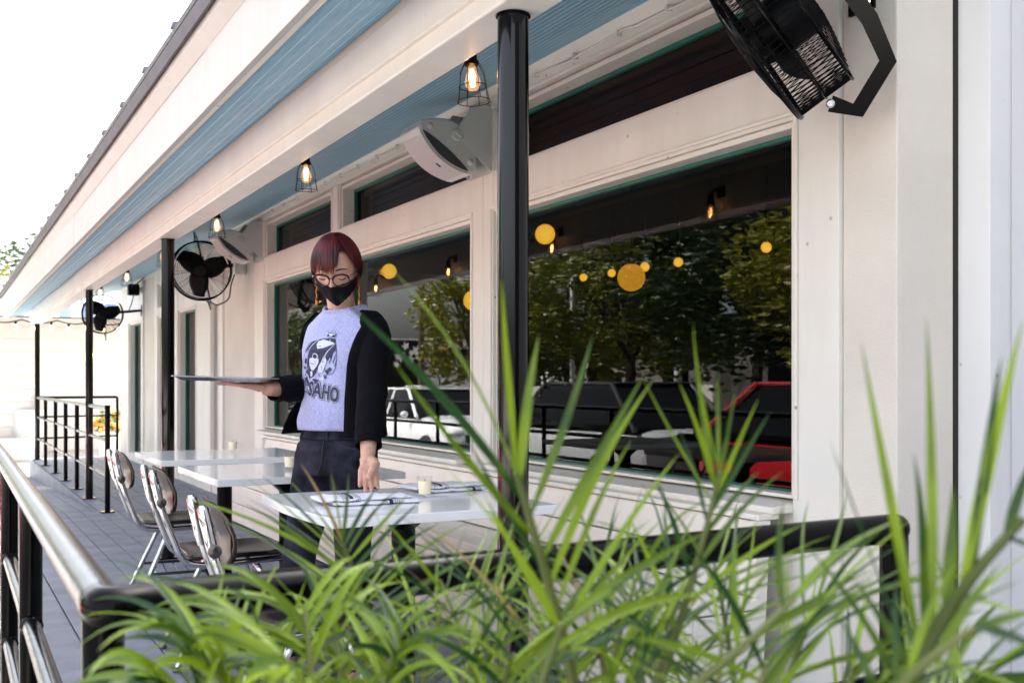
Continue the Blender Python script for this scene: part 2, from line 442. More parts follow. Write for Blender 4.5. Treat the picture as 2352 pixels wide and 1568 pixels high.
# casings
def casing(y0, y1, z0=.0, z1=2.50, x=2.483, m=cream): bpart('casing_board', MB().box(x, 2.62, y0, y1, z0, z1), m, bevel=.003)
casing(2.447, 2.65, .0, 2.50, 2.485, creamw)
casing(4.79, 4.90); casing(4.903, 5.05); casing(7.12, 7.29); casing(9.05, 9.368)
def band(y0, y1, z0, z1, x=2.486, name='window_head'): bpart(name, MB().box(x, 2.62, y0, y1, z0, z1), cream, bevel=.003)
WIN = [(2.65, 4.79), (5.05, 7.12), (7.29, 9.05)]
ZB, ZT, TB, TT = .735, 1.985, 2.19, 2.49
def window(y0, y1, z0, z1, xg, name, sill=True, m=cream, gt=.014):
    # frame of four thin jamb boards lining the opening, set back from the casing
    f = MB(); t = .022
    f.box(2.50, 2.60, y0 + .0015, y0 + t, z0, z1); f.box(2.50, 2.60, y1 - t, y1 - .0015, z0, z1)
    f.box(2.50, 2.60, y0 + t, y1 - t, z1 - t, z1 - .0015); f.box(2.50, 2.60, y0 + t, y1 - t, z0, z0 + .012)
    fr = f.build(name, m, bld, bevel=.002)
    a, b_, c, d = y0 + t + .001, y1 - t - .001, z0 + .013, z1 - t - .001
    gk = MB(); gx0, gx1 = xg - .022, xg - .002
    gk.box(gx0, gx1, a, a + gt, c, d).box(gx0, gx1, b_ - gt, b_, c, d).box(gx0, gx1, a + gt, b_ - gt, d - gt, d).box(gx0, gx1, a + gt, b_ - gt, c, c + gt * .5)
    gk.build('gasket', green, fr)
    MB().box(xg, xg + .006, a, b_, c, d).build('pane', transom_m if 'transom' in name else pane_m, fr)
    # moulding bead round the opening, proud of the casing
    mo = MB(); px0, px1 = 2.474, 2.4845; w_ = .016; e = .012
    mo.box(px0, px1, y0 - e - w_, y0 - e, z0, z1 + e).box(px0, px1, y1 + e, y1 + e + w_, z0, z1 + e).box(px0, px1, y0 - e - w_, y1 + e + w_, z1 + e + .0005, z1 + e + w_)
    mo.build('bead_moulding', m, fr, bevel=.004)
    return fr
for (y0, y1) in WIN:
    wf = window(y0, y1, ZB, ZT, 2.585, 'shop_window')
    MB().prismy([(2.40, ZB - .045), (2.62, ZB - .045), (2.62, ZB - .003), (2.40, ZB - .022)], y0 - .0, y1 + .0).build('sill', cream, wf, bevel=.004)
    window(y0, y1, TB, TT, 2.605, 'transom_window', gt=.018)
    band(y0, y1, ZT + .0005, TB - .0005)
    bpart('apron_wall', MB().box(2.49, 2.62, y0, y1, -.02, ZB - .046), cream)
# wall plate and trim under the ceiling
bpart('wall_trim', MB().box(2.478, 2.62, 2.235, 17.25, 2.503, 2.625, sg=False), cream, bevel=.004)
bpart('crown_trim', MB().prismy([(2.440, 2.622), (2.477, 2.56), (2.477, 2.65), (2.455, 2.65)], 2.236, 17.24), cream)
# far doors and sidelights
FAR = [(10.75, 11.05, .12, 1.93, 'sidelight_window'), (11.78, 12.74, .10, 1.95, 'glass_door'), (13.62, 14.0, .12, 1.95, 'sidelight_window'), (15.25, 16.3, .1, 1.97, 'recessed_window')]
prev = 10.553
cas = [(10.553, 10.75), (11.05, 11.40), (11.403, 11.78), (12.74, 13.1), (13.103, 13.62), (14.0, 14.247), (15.103, 15.25), (16.3, 16.447)]
for a, b_ in cas: casing(a, b_, -.01, 2.50, 2.483 + random.uniform(-.004, .004), creamw)
for (a, b_, z0, z1, nm) in FAR:
    window(a, b_, z0, z1, 2.585, nm, m=creamw)
    band(a, b_, z1 + .0005, 2.50 if nm != 'sidelight_window' or a < 12 else 2.06)
    bpart('kick_panel', MB().box(2.49, 2.62, a, b_, -.02, z0 - .001), creamw)
window(13.62, 14.0, 2.062, 2.36, 2.59, 'transom_window', m=creamw); band(13.62, 14.0, 2.361, 2.50)
# interior shell
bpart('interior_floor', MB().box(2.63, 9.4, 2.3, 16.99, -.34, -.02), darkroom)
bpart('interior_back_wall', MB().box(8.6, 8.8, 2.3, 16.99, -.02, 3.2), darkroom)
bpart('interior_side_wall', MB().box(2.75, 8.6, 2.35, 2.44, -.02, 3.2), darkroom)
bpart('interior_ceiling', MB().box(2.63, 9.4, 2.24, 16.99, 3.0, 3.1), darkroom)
for (a_, b__) in WIN:
    z_ = 2.17; k_ = 0
    while z_ < 2.47:
        bpart('interior_slat', MB().box(2.70 + .004 * (k_ % 2), 2.725, a_ + .01, b__ - .01, z_, z_ + .052), maroon, bevel=.003); z_ += .058; k_ += 1
    bpart('interior_rail', MB().box(2.66, 2.70, a_ + .01, b__ - .01, 2.43, 2.485), darkwood)
bpart('interior_beam', MB().box(4.6, 4.8, 2.45, 16.9, 2.55, 2.99), darkwood)
bpart('interior_wall_top', MB().box(2.63, 2.74, 2.24, 16.99, 2.5, 2.99), darkroom)
# porch beam
BY0, BY1 = 2.27, 17.2
bpart('porch_beam', MB().box(1.245, 1.375, BY0, BY1, 2.062, 2.33, sg=True), creamw, bevel=.006)
for fa, fb_ in ((BY0 - .02, 5.20), (5.203, 9.40), (9.403, 13.5), (13.503, BY1)):
    dx_ = random.uniform(-.001, .001)
    bpart('beam_face_trim', MB().box(1.228 + dx_, 1.2445, fa, fb_, 2.115, 2.235, sg=True), creamw, bevel=.003)
bpart('beam_cap', MB().box(1.215, 1.405, BY0 - .018, BY0 - .001, 2.075, 2.33, sg=True), creamw, bevel=.003)
# sloped ceiling boards (soffit outside the beam, ceiling inside it)
RS = 0.29
def ceilz(x_): return 2.26 + (x_ - 1.24) * RS
def cboard(x0, x1):
    g = .0045; h = .006; xm = (x0 + x1) / 2
    P = [(x0, h), (x0 + g, 0), (xm - g, 0), (xm - g * .5, h * .7), (xm + g * .5, h * .7), (xm + g, 0), (x1 - g, 0), (x1, h), (x1, .02), (x0, .02)]
    bpart('ceiling_board', MB().prismy([(px, ceilz(px) + pz) for px, pz in P], 2.02, 17.25, sg=True), blue)
xs = .935
while xs < 1.225: cboard(xs, xs + .073); xs += .073
xs = 1.377
while xs < 2.46: cboard(xs, min(xs + .0795, 2.475)); xs += .0795
# fascia, crown, drip edge, roof sheet with ribs
bpart('soffit_trim', MB().box(.908, .934, 2.0, 17.3, 2.150, 2.18, sg=True), cream, bevel=.003)
for fa, fb_ in ((2.0, 4.05), (4.054, 8.30), (8.304, 12.60), (12.604, 17.32)):
    dx_ = random.uniform(-.0015, .0015)
    bpart('fascia_board', MB().box(.885 + dx_, .9075 + dx_, fa, fb_, 2.142, 2.385, sg=True), fasc, bevel=.002)
bpart('fascia_crown', MB().prismy([(.884, 2.360), (.848, 2.40), (.848, 2.435), (.895, 2.435)], 2.0, 17.33, sg=True), fasc)
bpart('drip_edge', MB().prismy([(.838, 2.425), (.828, 2.425), (.818, 2.478), (.86, 2.495), (.86, 2.437), (.847, 2.437)], 2.0, 17.33, sg=True), dripm)
bpart('end_fascia', MB().prismy([(.909, 2.143), (1.24, 2.24), (1.24, 2.285), (.909, 2.19)], 17.255, 17.29, sg=True), creamw)
def roofz(x_): return 2.497 + (x_ - .83) * RS
bpart('roof_sheet', MB().prismy([(.822, roofz(.822) - .004), (6.0, roofz(6.0) - .004), (6.0, roofz(6.0) + .012), (.815, roofz(.815) + .010)], 2.0, 17.34, sg=True), roofm)
bpart('roof_sheet', MB().prismy([(6.0, roofz(6.0)), (10.0, 2.9), (10.0, 2.88), (6.0, roofz(6.0) - .02)], 2.0, 17.34, sg=True), roofm)
yr = 2.3
while yr < 17.3:
    q = MB().prismy([(.806, roofz(.806) + .012), (2.2, roofz(2.2) + .013), (2.2, roofz(2.2) + .034), (.812, roofz(.812) + .034)], yr, yr + .03, sg=True)
    bpart('roof_rib', q, roofm); yr += .655
# porch posts
for py in (2.415, 7.04, 10.98, 16.9):
    z1 = 2.061 + sag(py)
    r = .0405 if py < 9 else .035
    p = bpart('porch_post', MB().cyl((1.31, py, -.01 if py < 9 else -.3), (1.31, py, z1 - .006), r, 24), postm, smooth=True)
    MB().box(1.31 - r * 1.7, 1.31 + r * 1.7, py - r * 1.7, py + r * 1.7, .001, .011).build('base_plate', black, p, bevel=.002)
    MB().cyl((1.31, py, z1 - .0055), (1.31, py, z1 - .0005), r * 1.12, 24).build('cap_plate', black, p, smooth=True)
# cable stapled along the wall trim
def cable(pts, r=.004, m=cream): return MB().tube(pts, r, 6)
pts = []; y = 2.7
while y < 9.2: pts.append((2.462, y, 2.545 + .006 * math.sin(y * 9) + .004 * math.sin(y * 23))); y += .1
cb = bpart('conduit_cable', cable(pts, .0045), cream, smooth=True)
y = 2.95
while y < 9: MB().box(2.452, 2.477, y, y + .012, 2.533, 2.560).build('cable_clip', creamw, cb); y += .34

#==================================================================== BENCH
bench = thing('wall_bench', 'long cream plank bench built along the wall under the shop windows', 'bench', (2.2, 5.6, 0))
YB0, YB1 = 2.66, 8.62
def plank(x0, x1, z0, z1, dx=0, name='plank'):
    poly = [(x0, z0), (x1, z0), (x1 + dx, z1), (x0 + dx, z1)]
    ys = [YB0, YB0 + 3.05 + random.uniform(-.1, .1), YB1]
    for a, b_ in zip(ys[:-1], ys[1:]): MB().prismy(poly, a + .001, b_ - .001).build(name, cream, bench, bevel=.004)
plank(2.055, 2.20, .385, .418, name='seat_plank'); plank(2.206, 2.36, .385, .418, name='seat_plank')
plank(2.335, 2.360, .425, .535, .016, 'back_plank'); plank(2.352, 2.377, .541, .665, .018, 'back_plank')
plank(2.350, 2.44, .671, .690, 0, 'back_cap')
plank(2.060, 2.083, .335, .384, 0, 'front_plank'); plank(2.06, 2.082, .185, .329, 0, 'front_plank'); plank(2.061, 2.083, .035, .179, 0, 'front_plank')
MB().prismy([(2.084, .02), (2.36, .02), (2.40, .67), (2.34, .67), (2.34, .38), (2.084, .38)], YB1 - .024, YB1 - .002).build('end_panel', cream, bench)
MB().prismy([(2.084, .02), (2.36, .02), (2.40, .67), (2.34, .67), (2.34, .38), (2.084, .38)], YB0 + .002, YB0 + .024).build('end_panel', cream, bench)

#==================================================================== RAILINGS
rail = thing('patio_railing', 'black pipe railing with a shiny worn handrail turning the corner in front of the palms', 'railing', (.15, 1.12, 0))
def lx(y): return .146 + .012 * (y - 1.1)
RZ = .899
top = [(lx(13.2), 13.2, RZ), (lx(8), 8, RZ), (lx(4), 4, RZ), (lx(1.12), 1.12, RZ)]
MB().tube(top, .0215, 16).build('handrail', railm, rail, smooth=True)
MB().tube(fillet([(lx(1.12), 1.14, RZ - .001), (lx(1.12), 1.105, RZ - .001), (lx(1.12) + .05, 1.1205, RZ - .001), (1.285, 1.152, RZ - .001)], .03, 6), .0225, 16).build('front_handrail', black, rail, smooth=True)
MB().sphere((1.287, 1.152, RZ - .001), .0226, nu=16, nv=10).build('rail_end_cap', black, rail, smooth=True)
for y in (1.12, 2.2, 3.04, 4.1, 5.2, 6.3, 7.4, 8.5, 9.6, 10.8, 12.0, 13.1):
    z0 = 0 if y < 10 else -.11
    p = MB().cyl((lx(y), y, z0), (lx(y), y, RZ - .012), .0205, 16).build('rail_post', black, rail, smooth=True)
    MB().cyl((lx(y), y, z0 + .001), (lx(y), y, z0 + .012), .045, 16).build('base_flange', black, p, smooth=True)
p = MB().cyl((1.285, 1.152, 0), (1.285, 1.152, RZ - .012), .0215, 16).build('rail_post', black, rail, smooth=True)
for z in (.665, .45, .235):
    MB().tube([(lx(13.1), 13.1, z), (lx(6), 6, z), (lx(1.14), 1.14, z)], .0165, 12).build('mid_rail', railm, rail, smooth=True)
    MB().tube([(.166, 1.122, z), (1.266, 1.151, z)], .0165, 12).build('mid_rail', black, rail, smooth=True)
# weld beads at the joints of the near posts
for y in (1.12, 2.2, 3.04):
    for z in (.665, .45, .235):
        MB().lathe([(.0165, -.027), (.021, -.021), (.021, .021), (.0165, .027)], (lx(y), y, z), (0, 1, 0), 12).build('weld_collar', black, rail, smooth=True)

rail2 = thing('ramp_railing', 'black pipe railing along the ramp at the far end of the porch', 'railing', (1.31, 13, 0))
MB().tube([(1.31, 9.75, .90), (1.31, 16.9, .90)], .021, 12).build('handrail', railm, rail2, smooth=True)
MB().tube(fillet([(1.31, 16.9, .90), (2.45, 17.19, .90), (2.45, 17.19, 0)], .03), .021, 12).build('end_rail', black, rail2, smooth=True)
for z in (.62, .31):
    MB().tube([(1.31, 9.75, z), (1.31, 16.9, z)], .016, 10).build('mid_rail', railm, rail2, smooth=True)
    MB().tube([(1.31, 16.9, z), (2.45, 17.19, z)], .014, 10).build('mid_rail', black, rail2, smooth=True)
for y in (9.75, 12.0, 13.1, 14.25, 15.6):
    p = MB().cyl((1.31, y, 0), (1.31, y, .925 if y < 10 else .89), .0225, 14).build('rail_post', black, rail2, smooth=True)
    MB().cyl((1.31, y, .001), (1.31, y, .012), .06, 14).build('base_flange', black, p, smooth=True)

#==================================================================== TABLES
def table(x0, x1, y0, y1, label, bulge=0):
    t = thing('cafe_table', label, 'table', ((x0 + x1) / 2, (y0 + y1) / 2, 0), 'white topped tables on the porch')
    n = 12; poly = []
    for i in range(n + 1):
        k = i / n; poly.append((x0 - bulge * math.sin(PI * k), y0 + (y1 - y0) * k))
    poly += [(x1, y1), (x1, y0)]
    q = MB(); N = len(poly)
    q.prism(poly[::-1], (0, 0, 0), V((1, 0, 0)), V((0, 1, 0)), V((0, 0, 1)), .722, .750)
    q.build('tabletop', quartz, t, bevel=.0025)
    cx, cy = (x0 + x1) / 2, (y0 + y1) / 2
    MB().cyl((cx, cy, .03), (cx, cy, .70), .038, 20).build('pedestal', blackm, t, smooth=True)
    MB().box(cx - .21, cx + .21, cy - .03, cy + .03, .706, .7215).box(cx - .03, cx + .03, cy - .21, cy + .21, .7055, .7210).lathe([(.04, .66), (.085, .70), (.085, .7055)], (cx, cy, 0), seg=16).build('spider_plate', blackm, t)
    b = MB(); b.box(cx - .28, cx + .28, cy - .035, cy + .035, .004, .03).box(cx - .034, cx + .034, cy - .26, cy + .26, .005, .031)
    b.build('foot_cross', blackm, t, bevel=.008)
    return t
table(.95, 1.665, 2.78, 3.50, 'nearest white table, the one the woman lays a napkin on', .02)
table(.945, 1.717, 4.10, 4.85, 'middle white table right behind the woman')
table(.94, 1.715, 5.22, 5.98, 'farthest white table beside the second porch post')

#==================================================================== SCHOOL CHAIRS
def make_chair():
    t = thing('school_chair', '', 'chair', (0, 0, 0), 'chrome school chairs at the porch tables', local=True)
    W = .165
    # seat plate: dished steel pan
    n = 10; rings = []
    def seat_outline(z, grow):
        pts = []
        for k in range(40):
            a = 2 * PI * k / 40; c, s_ = math.cos(a), math.sin(a); e = .42
            pts.append((math.copysign(abs(c) ** e, c) * (.195 + grow) + .01, math.copysign(abs(s_) ** e, s_) * (.195 + grow), z))
        return pts
    def dish(p, k): return V((p[0], p[1], p[2] - .012 * k + .018 * max(0, (-p[0] - .1)) - .05 * max(0, p[0] - .15)))
    rings = [[dish(p, 0) for p in seat_outline(.425, .0)], [dish(p, 0) for p in seat_outline(.437, .006)], [dish(p, 0) for p in seat_outline(.445, .003)], [dish(p, 0) for p in seat_outline(.447, -.012)], [dish(p, .7) for p in seat_outline(.444, -.07)], [dish(p, 1) for p in seat_outline(.443, -.15)]]
    MB().loft(rings).build('seat', seatm, t, smooth=True, angle=60)
    # back plate, curved across and tipped back
    q = MB(); rg = []
    nn = 14
    def bp(sy, sz, off):
        e = .55
        y = sy; z = .69 + sz
        x = -.262 - .22 * (z - .69) + .9 * (y * y) * 1.0 - .02 * abs(sz) / .12 + off + (.030 if sz > .09 else 0) * -(sz - .09) * 12
        return V((x, y, z))
    out = []
    for k in range(44):
        a = 2 * PI * k / 44; c, s_ = math.cos(a), math.sin(a); e = .5
        out.append((math.copysign(abs(c) ** e, c), math.copysign(abs(s_) ** .62, s_)))
    HW, HH = .166, .094
    layers = [(.90, .010), (.985, .009), (1.0, .003), (.985, -.004), (.90, -.005)]
    rr = [[bp(y * HW * .02, z * HH * .02, .012) for y, z in out], [bp(y * HW * .5, z * HH * .5, .011) for y, z in out]] + [[bp(y * HW * f, z * HH * f, o_) for y, z in out] for f, o_ in layers] + [[bp(y * HW * .5, z * HH * .5, -.004) for y, z in out], [bp(y * HW * .02, z * HH * .02, -.004) for y, z in out]]
    q.loft(rr); q.build('backrest', seatm, t, smooth=True, angle=60)
    for s_ in (-1, 1):
        # side tube: back upright, bent under the seat
        pts = fillet([(-.318, s_ * .150, .765), (-.285, s_ * .152, .62), (-.205, s_ * .155, .412), (-.12, s_ * .157, .395), (.19, s_ * .157, .408)], .085, 7)
        u = MB().tube(pts, .0125, 12).build('side_tube', chrome, t, smooth=True)
        # bracket sleeve holding the back plate, with round bumper
        MB().tube([(-.321, s_ * .150, .781), (-.319, s_ * .150, .770), (-.308, s_ * .150, .72), (-.296, s_ * .151, .665), (-.288, s_ * .151, .628)], [.009, .0165, .0165, .0165, .0135], 14).build('back_bracket', chrome, u, smooth=True)
        MB().lathe([(.002, -.014), (.017, -.012), (.019, -.004), (.019, .008), (.012, .011)], (-.29, s_ * .178, .655), (0, s_, 0), 14).build('bumper', steelbr, u, smooth=True)
        for nm, top_, foot in (('rear', (-.07, .395), (-.235, .0)), ('front', (.09, .40), (.205, .0))):
            pts = fillet([(top_[0] + .02 * (1 if nm == 'rear' else -1), s_ * .02, top_[1] - .012), (top_[0], s_ * .15, top_[1] - .012), (foot[0], s_ * .205, .012)], .07, 7)
            l = MB().tube(pts, .0125, 12).build('leg', chrome, t, smooth=True)
            MB().lathe([(.010, 0), (.017, .001), (.017, .010), (.0125, .022)], (foot[0], s_ * .205, 0), (0, 0, 1), 12).build('glide', steelbr, l, smooth=True)
    # wire book rack under the seat
    for s_ in (-1, 1):
        MB().tube([(-.16, s_ * .178, .185), (.155, s_ * .178, .185)], .007, 8).build('rack_bar', steelbr, t, smooth=True)
    for k in range(6):
        xx = -.13 + .052 * k
        MB().tube([(xx, -.178, .186), (xx + .02, .178, .186)], .003, 6).build('rack_wire', chrome, t, smooth=True)
    return t
ch = make_chair()
for i, (x, y, rz, lb) in enumerate([(.985, 3.12, -6, 'nearest chrome school chair, tucked at the nearest table'), (1.07, 4.44, -3, 'middle chrome school chair, tucked at the middle table'), (1.09, 5.58, -3, 'farthest chrome school chair, tucked at the farthest table')]):
    o = ch if i == 0 else copy_tree(ch)
    o.location = (x, y, 0); o.rotation_euler = (0, 0, math.radians(rz)); o['label'] = lb

#==================================================================== CANDLES AND NAPKINS
def candle(x, y, label):
    t = thing('votive_candle', label, 'candle', (x, y, .7505), 'votive candles on the white tables')
    z = .7505; k = 20
    MB().lathe([(.020, z), (.0215, z + .002), (.0255, z + .068), (.0235, z + .068), (.0200, z + .012), (.004, z + .010)], (x, y, 0), seg=24).build('glass_cup', thin_glass, t, smooth=True)
    MB().lathe([(.0192, z + .0125), (.0222, z + .052), (.021, z + .054), (.002, z + .0525)], (x, y, 0), seg=20).build('wax', wax, t, smooth=True)
    MB().cyl((x, y, z + .053), (x + .001, y, z + .061), .0009, 6).build('wick', blackm, t)
candle(1.386, 3.15, 'candle on the nearest table in front of the back napkin')
candle(1.325, 4.43, 'candle on the middle table, half hidden by the hip of the woman')
candle(1.40, 5.72, 'candle on the farthest table below the tray')

def folded_napkin(x, y, rot, label, lift=0):
    t = thing('folded_napkin', label, 'napkin', (x, y, .7502), 'striped cloth napkins', local=True, rot=Quaternion((0, 0, 1), rot))
    rnd = random.Random(int(x * 100))
    def slab(cx, cy, hx, hy, z0, z1, nm, wav=.002, fold=True):
        nx, nz = 22, 8; rings = []
        for i in range(nx + 1):
            xx = cx - hx + 2 * hx * i / nx; rr = []
            zz = wav * math.sin(i * .8 + cx * 50) + wav * .6 * math.sin(i * 1.9)
            tap = 1 - .25 * (abs(i / nx - .5) * 2) ** 6
            h = (z1 - z0) / 2 * tap
            for k in range(16):
                a = 2 * PI * k / 16; c, s_ = math.cos(a), math.sin(a)
                rr.append(V((xx, cy + hy * math.copysign(abs(c) ** .35, c) + .004 * math.sin(i * .5 + cy * 30), (z0 + z1) / 2 + h * math.copysign(abs(s_) ** .8, s_) + max(zz, 0))))
            rings.append(rr)
        return MB().loft(rings).build(nm, napkin, t, smooth=True, angle=70)
    def stripes(cx, cy, hx, hy, z0, z1, par, offs):
        for o_, w_ in offs:
            q = MB(); xx = cx + o_
            pts = []
            for k in range(20):
                a = -.15 * PI + 1.30 * PI * k / 19; c, s_ = math.cos(a), math.sin(a)
                pts.append((cy - (hy + .0016) * math.copysign(abs(c) ** .35, c), (z0 + z1) / 2 + ((z1 - z0) / 2 + .0034) * math.copysign(abs(s_) ** .8, s_)))
            vs = []
            for (yy, zz) in pts:
                sl = (yy - cy) * .10
                vs += [V((xx - w_ / 2 + sl, yy, zz)), V((xx + w_ / 2 + sl, yy, zz))]
            q.add(vs, [(2 * i, 2 * i + 1, 2 * i + 3, 2 * i + 2) for i in range(len(pts) - 1)])
            q.build('stripe', stripe, par)
    S = [(-.026, .0016), (-.020, .0016), (-.014, .0016), (0, .012), (.014, .0016), (.020, .0016), (.026, .0016)]
    a = slab(.03, -.012, .135, .060, .0, .011, 'napkin_fold'); stripes(.03, -.012, .135, .060, 0, .011, a, [(o_ + .045, w_) for o_, w_ in S])
    b = slab(-.035, .012, .105, .072, .011, .024, 'napkin_fold'); stripes(-.035, .012, .105, .072, .011, .024, b, [(o_ - .01, w_) for o_, w_ in S])
    c = slab(.07, .02, .08, .05, .0115, .020, 'napkin_fold', .001)
folded_napkin(1.155, 3.10, math.radians(-3), 'striped napkin under the fingers of the woman')
folded_napkin(1.545, 3.33, math.radians(4), 'striped napkin at the back of the nearest table behind the candle')

#==================================================================== CAGED LAMPS
def make_lamp():
    t = thing('caged_lamp', '', 'lamp', (0, 0, 0), 'caged filament lamps along the porch beam', local=True)
    MB().box(-.072, -.065, -.03, .03, .035, .095).tube(fillet([(-.068, 0, .07), (-.01, 0, .07), (0, 0, .02)], .03), .008, 8).build('wall_arm', blackm, t, smooth=True)
    MB().lathe([(.004, .045), (.017, .042), (.018, .0), (.022, -.004), (.022, -.016), (.016, -.018)], seg=16).build('socket', blackm, t, smooth=True)
    bu = MB().lathe([(.011, -.016), (.012, -.028), (.020, -.048), (.0245, -.066), (.023, -.080), (.014, -.092), (.002, -.096)], seg=18).build('bulb', bulbm, t, smooth=True)
    f = MB()
    for k in range(5):
        a = 2 * PI * k / 5
        f.tube([(.004 * math.cos(a), .004 * math.sin(a), -.03), (.010 * math.cos(a), .010 * math.sin(a), -.05), (.005 * math.cos(a + .4), .005 * math.sin(a + .4), -.082)], .0013, 5)
    f.build('filament', filam, bu)
    cg = MB()
    for k in range(8):
        a = 2 * PI * k / 8; c, s_ = math.cos(a), math.sin(a)
        cg.tube([(.022 * c, .022 * s_, -.008), (.039 * c, .039 * s_, -.040), (.043 * c, .043 * s_, -.080), (.050 * c, .050 * s_, -.128)], .0012, 5)
    for r, z in ((.022, -.008), (.0425, -.082), (.050, -.128)):
        cg.tube([(r * math.cos(2 * PI * k / 28), r * math.sin(2 * PI * k / 28), z) for k in range(28)], .0013, 5, closed=True)
    cg.build('wire_cage', blackm, t)
    return t
lp = make_lamp()
LP = [(2.94, 'caged lamp nearest the viewer, above the nearer wall speaker'), (4.6, 'caged lamp second from the front, above the hair of the woman'), (6.3, 'caged lamp third from the front, against the farther wall speaker'), (7.98, 'caged lamp just left of the second porch post'), (9.62, 'caged lamp between the second and third porch posts'), (11.3, 'small caged lamp near the far porch end'), (12.95, 'smallest caged lamp at the far porch end')]
for i, (y, lb) in enumerate(LP):
    o = lp if i == 0 else copy_tree(lp)
    o.location = (1.449, y, 2.108 + sag(y) * .7); o['label'] = lb
    o.rotation_euler = (math.radians(random.uniform(-4, 4)), math.radians(random.uniform(-3, 3)), random.uniform(-.1, .1))
    # the arm stays against the beam
#==================================================================== WALL SPEAKERS
def make_speaker():
    # local: x = away from the wall (-X world), a = long axis ; built straight in world axes around its pivot
    t = thing('wall_speaker', '', 'speaker', (0, 0, 0), 'pale outdoor speakers on the wall', local=True)
    th = math.radians(54)
    a = V((math.sin(th), 0, -math.cos(th)))           # long axis, top -> bottom
    n = V((-math.cos(th), 0, -math.sin(th)))          # front
    yv = V((0, 1, 0)); L = .182; HW = .122
    def front(s_): return .098 - .050 * (s_ / L) ** 2
    def back(s_): return -.100 + .115 * (abs(s_) / L) ** 2.2
    N = 14; ss = [-L + 2 * L * i / N for i in range(N + 1)]
    prof = [(s_, front(s_)) for s_ in ss] + [(s_, back(s_)) for s_ in reversed(ss)]
    MB().prism(prof, (0, 0, 0), a, n, yv, -HW, HW).build('cabinet', spk, t, bevel=.010)
    # white end lips
    for e in (-1, 1):
        q = [(e * (L - .004), front(L) + .012), (e * (L - .035), front(L - .035) + .013), (e * (L - .035), front(L - .035) - .02), (e * (L + .002), front(L) - .03)]
        MB().prism(q, (0, 0, 0), a, n, yv, -HW + .006, HW - .006).build('end_lip', white, t, bevel=.004)
    g_ = [(s_, front(s_) + .011) for s_ in ss[1:-1]] + [(s_, front(s_) + .001) for s_ in reversed(ss[1:-1])]
    MB().prism(g_, (0, 0, 0), a, n, yv, -HW + .004, HW - .004).build('front_grille', spkg, t, bevel=.003)
    for sgn in (-1, 1):
        lens = [(s_, front(s_) - .004) for s_ in ss[1:-1]] + [(s_, front(s_) - .004 - .052 * (1 - (s_ / (L * .88)) ** 2)) for s_ in reversed(ss[2:-2])]
        MB().prism(lens, (0, sgn * (HW + .0005), 0), a, n, yv, -.002, .002).build('side_grille', spkd, t)
        for e in (-1, 1):
            c = a * (e * .135) + n * (front(.135) - .056) + yv * sgn * HW
            MB().lathe([(.016, -.002), (.017, .004), (.011, .010), (.001, .012)], c, yv * sgn, 14).build('foot_button', spk, t, smooth=True)
        c = n * -.045 + yv * sgn * HW
        kn = MB().lathe([(.030, -.003), (.031, .014), (.026, .019), (.001, .020)], c, yv * sgn, 20).build('bracket_knob', spk, t, smooth=True)
        MB().obox(c + yv * sgn * .021, a, n, yv, .022, .004, .004).build('knob_grip', spk, kn)
        # bracket arm from the pivot to the wall plate
        p = V((.205, sgn * (HW - .01), .03))
        MB().prism([(c.x, c.z + .035), (c.x + .03, c.z - .035), (.215, -.13), (.215, .20), (.12, .20)], (0, sgn * (HW + .0075), 0), V((1, 0, 0)), V((0, 0, 1)), yv, -.003, .003).build('bracket_arm', spk, t)
    MB().box(.2152, .219, -.12, .12, -.135, .205).build('wall_plate', spk, t)
    b = MB().obox(n * (front(.03) + .0125) + a * .03 - yv * .045, a, yv, n, .013, .008, .0015).build('badge', blackm, t)
    MB().obox(n * (front(.03) + .0145) + a * .03 - yv * .045, a, yv, n, .009, .003, .0006).build('badge_mark', stickm, b)
    return t
sp = make_speaker(); sp.location = (2.262, 4.93, 2.315); sp['label'] = 'nearer pale wall speaker tilted down beside the black front post'
s2 = copy_tree(sp); s2.location = (2.262, 9.2, 2.30); s2['label'] = 'farther pale wall speaker above the black fan on the pier'

